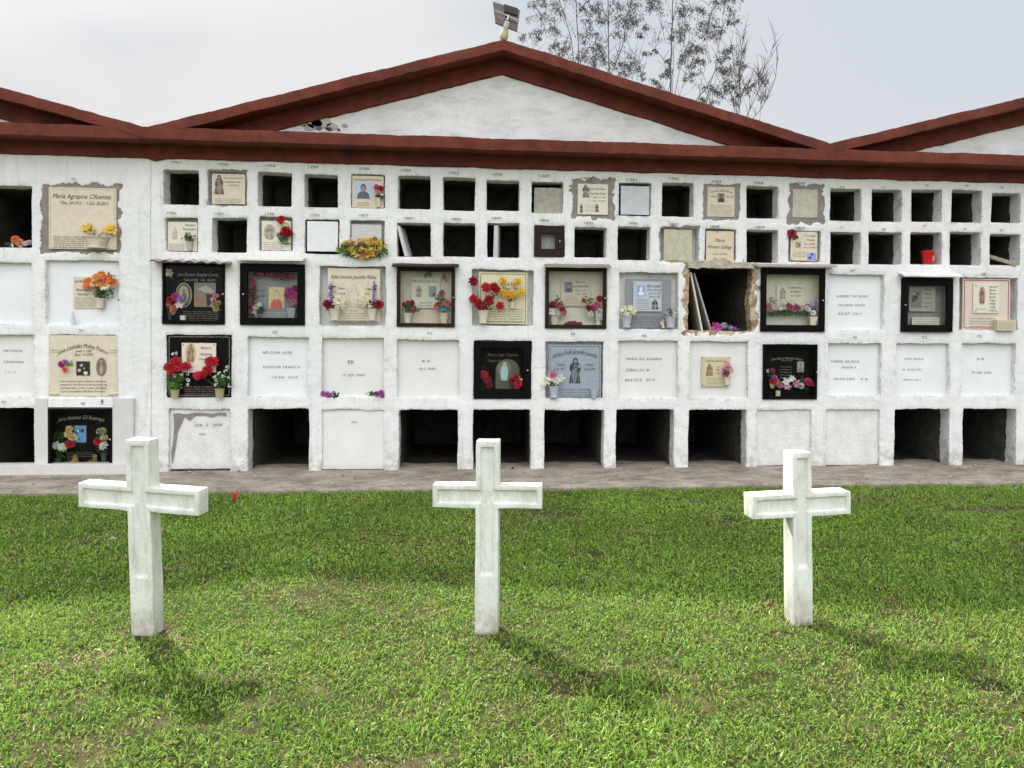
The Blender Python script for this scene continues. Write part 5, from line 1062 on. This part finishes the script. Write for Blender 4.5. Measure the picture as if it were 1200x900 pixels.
# ------------------------------------------------------------ crosses
def cross(label, bx_, by_, yaw, lean, hs, d, H, az0, az1, wd, slope=0, seed=0, rec_z=.29):
    b = G(bx_, by_, 0); t = (b.x, b.y, 0)
    w = wd/2; am = (az0+az1)/2
    out = [(-w, -.12), (w, -.12), (w, az0), (hs, az0), (hs, az1), (w, az1), (w, H), (-w, H), (-w, az1), (-hs, az1), (-hs, az0), (-w, az0)]
    i_ = .023
    inn = [(-w+i_, rec_z), (w-i_, rec_z), (w-i_, az0+i_), (hs-i_, az0+i_), (hs-i_, az1-i_), (w-i_, az1-i_), (w-i_, H-i_*1.3), (-w+i_, H-i_*1.3), (-w+i_, az1-i_), (-hs+i_, az1-i_), (-hs+i_, az0+i_), (-w+i_, az0+i_)]
    inn2 = []
    cx = [(1, 1), (-1, 1), (-1, 1), (-1, 1), (-1, -1), (-1, -1), (-1, -1), (1, -1), (1, -1), (1, -1), (1, 1), (1, 1)]
    for k_, ((x, z), (sx, sz)) in enumerate(zip(inn, cx)): inn2.append((x+sx*.006, z+sz*(.02 if k_ < 2 else .006)))
    yf = -d/2
    bm = bmesh.new()
    def ring(pts, y): return [bm.verts.new((x, y, z)) for x, z in pts]
    a = ring(out, yf); bb = ring(inn, yf); cc = ring(inn2, yf+.013); e = ring(out, d/2)
    n = 12
    for k in range(n):
        k2 = (k+1) % n
        bm.faces.new((a[k], a[k2], bb[k2], bb[k])); bm.faces.new((bb[k], bb[k2], cc[k2], cc[k])); bm.faces.new((a[k2], a[k], e[k], e[k2]))
    def capped(r_, flip=False):
        for q in ((0, 1, 2, 11), (11, 2, 5, 8), (2, 3, 4, 5), (8, 9, 10, 11), (8, 5, 6, 7)):
            f = [r_[i] for i in q]; bm.faces.new(f[::-1] if flip else f)
    capped(cc); capped(e, True)
    bmesh.ops.recalc_face_normals(bm, faces=bm.faces)
    edges = [ed for ed in bm.edges if ed.is_manifold and ed.calc_face_angle(0) > .5]
    bmesh.ops.bevel(bm, geom=edges, offset=.0045, segments=2, affect='EDGES', profile=.6)
    for _ in range(3):
        long_ = [ed for ed in bm.edges if ed.calc_length() > .035]
        if long_: bmesh.ops.subdivide_edges(bm, edges=long_, cuts=1, use_grid_fill=True)
    bmesh.ops.triangulate(bm, faces=[f for f in bm.faces if len(f.verts) > 4])
    for v in bm.verts:
        p = v.co.copy()
        dx = .0026*noise.noise(p*9+Vector((seed, 0, 0)))+.0012*noise.noise(p*32+Vector((seed, 3, 0)))
        dz = .0026*noise.noise(p*9+Vector((0, seed, 7)))+.0012*noise.noise(p*32+Vector((0, seed, 9)))
        dy = .002*noise.noise(p*8+Vector((7, seed, 7)))
        v.co = p+Vector((dx, dy, dz))
        if abs(p.x) > w*1.02: v.co.z += slope*p.x
    me = bpy.data.meshes.new('cemetery_cross'); bm.to_mesh(me); bm.free()
    me.polygons.foreach_set('use_smooth', [True]*len(me.polygons)); me.set_sharp_from_angle(angle=R(38))
    me.materials.append(CROSSM)
    o = bpy.data.objects.new('cemetery_cross', me); COL.objects.link(o)
    o.location = t; o.rotation_euler = (R(lean), 0, -TH+R(yaw))
    tag(o, label, 'cross', 'white crosses standing in the lawn')
    return o
crosses = [cross('white concrete cross standing in the grass in front of the tiled left niche base', 173.5, 741, -5, 3, .308, .088, .972, .622, .742, .118, -.042, 1),
           cross('white concrete cross standing upright before the open black lower niches in the middle', 571, 739, -1, 0, .272, .10, .963, .628, .742, .114, 0, 2),
           cross('white concrete cross on the right leaning slightly, before the closed lower slabs', 935.5, 728, 10, 0, .272, .115, .895, .562, .682, .105, .0, 3)]
crosses[2].rotation_euler.y = R(-1.2)

# ------------------------------------------------------------ grass (one object, nobody could count it)
rng = np.random.default_rng(4)
def lownoise(x, y, s, seed):
    g = np.random.default_rng(seed).random((64, 64)); u = (x*s) % 63; v = (y*s) % 63
    i = u.astype(int); j = v.astype(int); fu = u-i; fv = v-j; fu = fu*fu*(3-2*fu); fv = fv*fv*(3-2*fv)
    return (g[i, j]*(1-fu)*(1-fv)+g[i+1, j]*fu*(1-fv)+g[i, j+1]*(1-fu)*fv+g[i+1, j+1]*fu*fv)
def grass_pts(n, y0, y1):
    y = rng.uniform(y0, y1, n); dist = y-EYE.y
    hw = dist*.80+1.6; cxx = dist*math.tan(TH)-dist*.05
    x = cxx+rng.uniform(-1, 1, n)*hw; return x, y
XA, YA = [], []
for (y0, y1, dens) in ((-6.9, -4.6, 13500), (-4.6, -3.0, 11500), (-3.0, GY+.05, 9500)):
    ym = (y0+y1)/2-EYE.y; area = (y1-y0)*2*(ym*.80+1.6); x, y = grass_pts(int(area*dens), y0, y1); XA.append(x); YA.append(y)
x = np.concatenate(XA); y = np.concatenate(YA)
# keep out of the crosses, thin out over the worn patches
keep = np.ones(len(x), bool)
for c_ in crosses: keep &= ((x-c_.location.x)**2+(y-c_.location.y)**2) > .062**2
patchn = lownoise(x, y, 2.6, 1)*.6+lownoise(x, y, 7.5, 2)*.4
worn = np.clip((patchn-.60)*5, 0, 1)
wp = G(1165, 598, 0); dw = np.exp(-(((x-wp.x)/.42)**2+((y-wp.y)/.10)**2)); wp2 = G(912, 745, 0)
for c_ in crosses: dw = np.maximum(dw, .9*np.exp(-(((x-c_.location.x)/.11)**2+((y-c_.location.y+.02)/.10)**2)))
dw = np.maximum(dw, np.exp(-(((x-wp2.x)/.08)**2+((y-wp2.y)/.05)**2)))
worn = np.maximum(worn*.55, np.clip(dw*1.3, 0, 1))
gap = lownoise(x, y, 14, 21)*.5+lownoise(x, y, 30, 22)*.5; keep &= rng.random(len(x)) > np.clip(worn*.55+np.clip((gap-.49)*2.2, 0, .7), 0, .95)
x, y, worn = x[keep], y[keep], worn[keep]; n = len(x)
L = rng.uniform(.015, .034, n)*(.75+.5*lownoise(x, y, 3.1, 5))*(1-.35*worn); tuft = (lownoise(x, y, 9, 31) > .78)&(rng.random(n) < .5); L[tuft] *= 1.35; L[rng.random(n) < .012] *= 1.9; wd = rng.uniform(.0027, .0050, n)
far = np.clip((y-EYE.y-4)/4, 0, 1); wd *= 1+.35*far
ang = rng.uniform(0, 2*math.pi, n); lean = rng.uniform(.25, 1.25, n); curl = rng.uniform(.15, .9, n)
dx, dy = np.cos(ang), np.sin(ang); sx, sy = -dy, dx
z0 = np.zeros(n)+rng.uniform(-.004, .012, n)
V = np.zeros((n, 5, 3), np.float32)
def at(f_, l_): 
    h = np.cos(l_)*L*f_; o_ = np.sin(l_)*L*f_; return o_, h
o1, h1 = at(.5, lean); o2a, h2a = at(.5, np.minimum(lean+curl, 1.9)); o2, h2 = o1+o2a, np.maximum(h1+h2a, .003)
tw = rng.uniform(-.5, .5, n)*wd
V[:, 0] = np.stack([x-sx*wd*.5, y-sy*wd*.5, z0], 1); V[:, 1] = np.stack([x+sx*wd*.5, y+sy*wd*.5, z0], 1)
V[:, 2] = np.stack([x+dx*o1+sx*wd*.55, y+dy*o1+sy*wd*.55, z0+h1+tw], 1); V[:, 3] = np.stack([x+dx*o1-sx*wd*.55, y+dy*o1-sy*wd*.55, z0+h1-tw], 1)
V[:, 4] = np.stack([x+dx*o2, y+dy*o2, z0+h2], 1)
me = bpy.data.meshes.new('grass')
me.vertices.add(n*5); me.vertices.foreach_set('co', V.ravel())
idx = np.arange(n)[:, None]*5
loops = np.concatenate([idx+0, idx+1, idx+2, idx+3, idx+3, idx+2, idx+4], 1).ravel()
me.loops.add(n*7); me.loops.foreach_set('vertex_index', loops.astype(np.int32))
me.polygons.add(n*2)
ls = (np.arange(n)[:, None]*7+np.array([0, 4])[None]).ravel(); me.polygons.foreach_set('loop_start', ls.astype(np.int32))
me.update(calc_edges=True)
pal = np.array([[.205, .36, .038], [.275, .465, .055], [.135, .265, .028], [.36, .48, .09], [.065, .145, .02], [.46, .36, .17], [.36, .24, .14], [.68, .62, .46]], np.float32)
pn = lownoise(x, y, 1.7, 8); pn2 = lownoise(x, y, 11, 9)
prob = np.stack([.30+0*pn, .22+.25*pn, .22+.15*(1-pn), .10+.1*pn2, .12+.1*(1-pn2),     .02+.34*worn+.03*pn2, .02+.36*worn+.02*pn2, .004+.05*worn], 1)
prob /= prob.sum(1, keepdims=True); ch = (prob.cumsum(1) > rng.random(n)[:, None]).argmax(1)
colr = pal[ch]*rng.uniform(.75, 1.25, (n, 1))*(.85+.3*pn[:, None])
ca = me.color_attributes.new('Col', 'FLOAT_COLOR', 'POINT')
arr = np.ones((n, 5, 4), np.float32); arr[:, :, :3] = colr[:, None, :]; ca.data.foreach_set('color', arr.ravel())
m, t_ = nt('grass_blades'); q = N(t_); a_ = q.n('ShaderNodeAttribute', attribute_name='Col')
p_ = q.n('ShaderNodeBsdfPrincipled'); q.l(a_.outputs['Color'], p_.inputs['Base Color']); p_.inputs['Roughness'].default_value = .5; p_.inputs['Specular IOR Level'].default_value = .3
tr = q.n('ShaderNodeBsdfTranslucent'); q.l(a_.outputs['Color'], tr.inputs['Color']); mx_ = q.n('ShaderNodeMixShader'); mx_.inputs[0].default_value = .38
q.l(p_.outputs[0], mx_.inputs[1]); q.l(tr.outputs[0], mx_.inputs[2]); o_ = q.n('ShaderNodeOutputMaterial'); q.l(mx_.outputs[0], o_.inputs[0])
me.materials.append(m)
o = bpy.data.objects.new('grass', me); COL.objects.link(o); o['kind'] = 'stuff'

# ------------------------------------------------------------ fallen things
random.seed(31)
t = thing('fallen_flower', 'single pink-red flower lying at the lawn edge beside the left cross', 'flower', G(275, 580, .03))
mb = MB(); p = G(275, 580, .05); bloom(mb, p, .034, (.6, .11, .10), 'rose', up=.8); mb.build('bloom', PETAL, t)
for (px, py, lb, nm, cat, c, L_, z_) in ((227, 556, 'pale dry leaf lying on the pavement behind the left cross', 'dry_leaf', 'leaf', (.5, .45, .36), .07, pz+.012), (601, 549, 'small dark dead leaf on the pavement before the third open lower niche', 'dead_leaf', 'leaf', (.05, .035, .025), .05, pz+.012), (132, 632, 'whitish leaf lying in the grass just behind the left cross', 'pale_leaf', 'leaf', (.45, .52, .36), .07, .05)):
    p = G(px, py, z_); mb = MB()
    leaf(mb, p-Vector((L_/2, 0, 0)), (1, .25, .12), L_, L_*.42, c); leaf(mb, p+Vector((-L_*.2, .01, .004)), (.5, -.6, .25), L_*.5, L_*.3, jit(c, .2))
    tag(mb.build(nm, LEAFM, None), lb, cat)

# ------------------------------------------------------------ solar lamp on the gable tip
yl = -.16
t = thing('solar_lamp', 'small solar panel lamp with a pale yellow bulb on the tip of the central gable', 'solar lamp', P(590, 46, yl))
c4 = [P(577.5, 2, yl+.03), P(609.3, 11.5, yl-.02), P(606, 36.5, yl-.12), P(580.5, 26.5, yl-.09)]
nrm = (c4[1]-c4[0]).cross(c4[3]-c4[0]).normalized()
if nrm.y > 0: nrm = -nrm
mb = MB(); th_ = .016; back = [v-nrm*th_ for v in c4]; mb.hexa(c4[::-1], back[::-1], (.10, .075, .08)); mb.build('solar_panel', VC, t)
def onp(u, v, o_=0): a = c4[0].lerp(c4[1], u); b = c4[3].lerp(c4[2], u); return a.lerp(b, v)+nrm*o_
def strip(nm, u0, u1, v0, v1, c, h=.006):
    mb = MB(); f = [onp(u0, v0, h), onp(u1, v0, h), onp(u1, v1, h), onp(u0, v1, h)]; b = [onp(u0, v0, .0005), onp(u1, v0, .0005), onp(u1, v1, .0005), onp(u0, v1, .0005)]
    mb.hexa(f[::-1], b[::-1], c); mb.build(nm, VC, t)
strip('junction_box', .42, .92, .02, .36, (.02, .015, .015), .02); strip('crossbar', .04, .42, .36, .50, (.20, .18, .15)); strip('label_sticker', .12, .40, .62, .78, (.22, .10, .10)); strip('cable_plate', .55, .98, .48, .66, (.24, .22, .18), .012)
mb = MB(); mb.tube([onp(.45, .5, .01), onp(.6, .55, .03), P(594, 24, yl-.13)], [.008, .01, .012], 8, (.5, .49, .44)); mb.tube([onp(.6, .55, .02), onp(.9, .6, .02)], .007, 6, (.45, .43, .38)); mb.build('bracket', VC, t, smooth=True)
a = P(594.5, 25, yl-.12); b = P(589.3, 47.5, yl-.02); ax = (b-a); Lb = ax.length; Mx = ax.normalized().to_track_quat('Z', 'Y').to_matrix(); k = mpp(590, 40, yl)
mb = MB(); mb.lathe(a, [(0, 0), (2.2*k, 0), (3.2*k, Lb*.12), (3.3*k, Lb*.4)], 16, (.66, .62, .64), M3=Mx); mb.build('lamp_neck', VC, t, smooth=True)
mb = MB(); mb.lathe(a+ax*.41, [(3.3*k, 0), (4.4*k, Lb*.18), (5.3*k, Lb*.34), (5.0*k, Lb*.46), (3.6*k, Lb*.55), (0, Lb*.585)], 18, (.66, .64, .36), M3=Mx); mb.build('bulb', VC, t, smooth=True)
mb = MB(); mb.tube([onp(.55, .95, -.02), P(592, 46, yl+.12), P(591, 60, yl+.14)], .01, 8, (.25, .24, .22)); mb.build('post', VC, t, smooth=True)
mb = MB(); mb.tube([onp(.05, 0, 0), onp(.2, -.12, 0), onp(.28, 0, 0)], .002, 5, (.2, .2, .2)); mb.build('wire_loop', VC, t)

# ------------------------------------------------------------ trees behind the wall
YT = 13.0
def tree(label, trunks, clumps, fill, yoff=0, seed=0, dense=1.0, twigs=14):
    rs = random.Random(seed); Y = YT+yoff
    base = P(trunks[0][0][0], trunks[0][0][1], Y); t = thing('eucalyptus_tree', label, 'tree', (base.x, Y, 0), 'thin trees behind the niche wall')
    k = mpp(750, 80, Y); mb = MB(); nodes = []
    for tr_ in trunks:
        w0 = tr_[0][2] if len(tr_[0]) > 2 else 1.6
        p0 = P(tr_[0][0], tr_[0][1], Y)
        pts = [Vector((base.x+(p0.x-base.x)*.2, Y, -.2)), Vector((p0.x*.5+base.x*.5, Y, p0.z*.55)), p0]+[P(q[0], q[1], Y+rs.uniform(-.15, .15)) for q in tr_[1:]]
        fin = []
        for a, b in zip(pts[:-1], pts[1:]):
            m_ = max(2, int((b-a).length/.35))
            for i in range(m_): fin.append(a.lerp(b, i/m_)+Vector((fr(a.x, i+a.z, .7, 5+seed)*.05, 0, 0)))
        fin.append(pts[-1])
        n_ = len(fin); rad = [w0*k*(.85*(1-i/n_)**.8+.15)*.5 for i in range(n_)]
        rad = [r_*(1.5 if p.z < pts[2].z*.6 else 1) for r_, p in zip(rad, fin)]
        mb.tube(fin, rad, 7); nodes += [(p, r_) for p, r_ in zip(fin, rad) if p.z > pts[2].z-.9]
    lf = MB(); gc = [(.06, .065, .05), (.075, .08, .06), (.045, .05, .04), (.09, .085, .07), (.10, .07, .06)]
    def limb(target, r0_=.6):
        tgt = Vector(target); cand = [nd for nd in nodes if nd[0].z < tgt.z+.15]
        if not cand: cand = nodes
        nd = min(cand, key=lambda q: (q[0]-tgt).length+.6*max(0, .4-(tgt.z-q[0].z)))
        a = nd[0]; d = tgt-a; mid = a.lerp(tgt, .5)+Vector((rs.uniform(-.08, .08)*d.length, rs.uniform(-.1, .1), -.10*d.length))
        ra = min(nd[1]*.6, .25*k*2.6); pts = [a, a.lerp(mid, .5)+Vector((0, 0, -.02)), mid, mid.lerp(tgt, .5)+Vector((0, 0, .02)), tgt]
        rr = [ra, ra*.8, ra*.6, ra*.42, ra*.25]; mb.tube(pts, rr, 5)
        nodes.extend([(p, r_) for p, r_ in zip(pts[1:], rr[1:])])
    def leaves(c, r, n_, col):
        for i in range(n_):
            g = Vector((rs.gauss(0, .45), rs.gauss(0, .6), rs.gauss(0, .40)))*r; p = c+g
            d = Vector((rs.uniform(-.9, .9), rs.uniform(-.6, .6), rs.uniform(-1.3, .5))); L_ = rs.uniform(.06, .13); cc = tuple(x_*rs.uniform(.6, 1.4) for x_ in col)
            leaf(lf, p, d, L_, rs.uniform(.010, .020), cc)
    for cl in clumps:
        px, py, r = cl[:3]; col = cl[3] if len(cl) > 3 else rs.choice(gc)
        c = P(px, py, Y+rs.uniform(-.8, .8)); limb(c)
        for _ in range(max(3, int(r/1.9))):        # twigs to the sub-clumps
            e = c+Vector((rs.gauss(0, .5), rs.gauss(0, .5), rs.gauss(0, .42)))*r*k
            mb.tube([c, c.lerp(e, .6)+Vector((0, 0, .03)), e], [.16*k*1.6, .12*k*1.4, .08*k], 4); leaves(e, r*k*.30, int(12*dense), col)
        leaves(c, r*k*.95, int(r*4.5*dense), col)
    (fx0, fx1, fy0, fy1, nf) = fill
    for _ in range(nf):
        px, py = rs.uniform(fx0, fx1), rs.uniform(fy0, fy1); c = P(px, py, Y+rs.uniform(-.9, .9)); limb(c); leaves(c, 6*k, int(16*dense), rs.choice(gc))
    for _ in range(twigs*4):
        nd = rs.choice(nodes); e = nd[0]+Vector((rs.uniform(-.35, .35), rs.uniform(-.3, .3), rs.uniform(.15, .7))); mb.tube([nd[0], nd[0].lerp(e, .5)+Vector((0, 0, .05)), e], [.3*k, .22*k, .1*k], 4)
    mb.build('trunk', BARK, t, smooth=True); lf.build('crown', LEAFM, t)
    return t
GRN = (.07, .12, .035)
tree('double-stemmed thin tree just right of the solar lamp', [[(672, 78, 2.4), (668, 45), (660, 18), (652, -10), (648, -50)], [(678, 80, 3.2), (676, 40), (674, 0), (677, -50)]],
     [(636, 20, 8), (647, 34, 8), (630, 38, 7), (652, 8, 8), (624, 5, 7), (650, 55, 9), (658, 68, 8), (628, 45, 7), (612, 44, 5), (664, 55, 8), (688, 42, 10), (692, 55, 11), (684, 66, 8), (694, 12, 10), (690, 25, 8), (682, 8, 8), (665, -8, 12), (640, -12, 12), (690, -14, 12), (637, 2, 6), (618, 60, 5), (697, 72, 8)], (620, 700, 5, 75, 18), 0, 1)
tree('dark straight thin tree with a forked branch, second from the solar lamp', [[(714, 88, 3.4), (713.5, 50), (713, 0), (712, -50)], [(716, 86, 2.4), (727, 62), (737, 32), (738, 5), (736, -30)]],
     [(707, 22, 8), (701, 8, 9), (724, 10, 12), (735, 18, 14), (742, 6, 12), (728, 28, 10), (746, 26, 9), (703, 58, 10), (708, 70, 10), (700, 42, 6), (733, 78, 10), (738, 84, 9, GRN), (729, 84, 8), (748, 78, 7), (742, 70, 7), (752, 40, 5), (756, 30, 5), (720, 74, 8), (757, 62, 4), (720, -12, 14), (745, -14, 14), (722, 40, 6), (752, 90, 6)], (698, 755, 10, 85, 20), .8, 2)
tree('pale slender tree with a bright green tuft, middle of the row', [[(785.5, 108, 4.2), (787, 60), (789, 10), (790, -50)], [(790, 112, 1.6), (795, 85), (803, 45), (812, 15), (820, -20)], [(789, 52, 1.4), (780, 50), (775, 20), (768, -10)], [(796, 112, 1.3), (801, 95), (806, 75)]],
     [(765, 8, 10), (760, 2, 8), (770, 0, 9), (794, 38, 9, GRN), (797, 42, 10), (787, 44, 6, GRN), (802, 10, 8), (812, 12, 9), (822, 12, 7), (800, -6, 10), (780, -12, 12), (808, 58, 9), (816, 55, 9), (822, 58, 7), (806, 64, 7), (817, 70, 7), (822, 72, 5), (800, 72, 8), (808, 78, 7), (813, 87, 8), (806, 90, 6), (782, 84, 6), (779, 86, 4), (768, 60, 4), (765, 95, 5), (774, 99, 4), (783, 72, 4), (804, 30, 6), (798, 18, 6)], (762, 822, 5, 100, 12), 0, 3)
tree('leaning tree with curved stems rising to the right', [[(815, 118, 2.2), (826, 105), (838, 84), (852, 66), (866, 52), (870, 44)], [(829, 112, 1.4), (838, 80), (842, 55), (846, 35), (848, 0), (852, -30)], [(818, 116, 1.1), (826, 80), (829, 40), (832, -10)]],
     [(822, 30, 9), (830, 26, 10), (838, 32, 11), (845, 36, 9), (828, 40, 8), (836, 42, 7), (843, 5, 9), (850, 3, 9), (858, 14, 9), (855, 25, 8), (864, 24, 6), (848, -10, 10), (862, -2, 7), (844, 70, 7), (850, 66, 6), (849, 82, 8), (854, 80, 6), (843, 82, 4), (830, 104, 7), (838, 105, 8), (845, 108, 8), (853, 97, 6), (850, 105, 8), (858, 103, 7), (826, 120, 7, GRN), (822, 116, 5, GRN), (834, 122, 6), (864, 110, 5), (857, 55, 5), (852, 58, 4)], (820, 866, 60, 118, 8), .5, 4)
tree('straight thin tree with sparse leaves left of the bare tree', [[(866, 138, 2.4), (867.5, 110), (868, 80), (870, 55), (871, 36)]],
     [(868, 76, 6), (864, 74, 4), (872, 78, 4), (866, 88, 4), (873, 104, 4), (880, 103, 4), (862, 122, 4), (858, 118, 4), (876, 110, 3), (864, 98, 3), (871, 60, 3)], (858, 880, 60, 125, 3), .2, 5, .5, 26)
tree('almost leafless tree with two long curved stems, rightmost behind the gable', [[(873, 141, 1.9), (884, 118), (892, 100), (894, 85), (903, 68), (908, 48), (912, 38)], [(879, 143, 1.8), (893, 127), (903, 108), (909, 90), (911, 72), (913, 68)], [(893, 92, 1.1), (896, 78), (899, 62)]],
     [(893, 92, 4), (889, 88, 3), (896, 100, 3), (884, 100, 3), (897, 114, 3), (891, 115, 3), (900, 95, 2)], (880, 900, 95, 125, 1), .4, 6, .35, 22)

rs = random.Random(77); mb = MB()
for i in range(420):
    px_ = rs.uniform(-8, 8); py_ = rs.uniform(GY+.03, -.02) if rs.random() < .75 else rs.uniform(-.12, -.01)
    s_ = rs.uniform(.004, .016)*(1.8 if rs.random() < .08 else 1); a_ = rs.uniform(0, 6.3); cc = rs.choice([(.6, .58, .52), (.05, .04, .03), (.2, .15, .09), (.09, .07, .05), (.35, .28, .18), (.08, .13, .04), (.62, .6, .56)])
    z_ = pz+.006; pts = [(px_+s_*math.cos(a_+b_)*rs.uniform(.5, 1.2), py_+s_*math.sin(a_+b_)*rs.uniform(.5, 1.1), z_+rs.uniform(0, .006)) for b_ in (0, 1.3, 2.6, 3.9, 5.1)]
    c0_ = (px_, py_, z_+.007); mb.add(pts+[c0_], [(k, (k+1) % 5, 5) for k in range(5)], cc)
o = mb.build('plaster_crumbs', VC, None); o['kind'] = 'stuff'
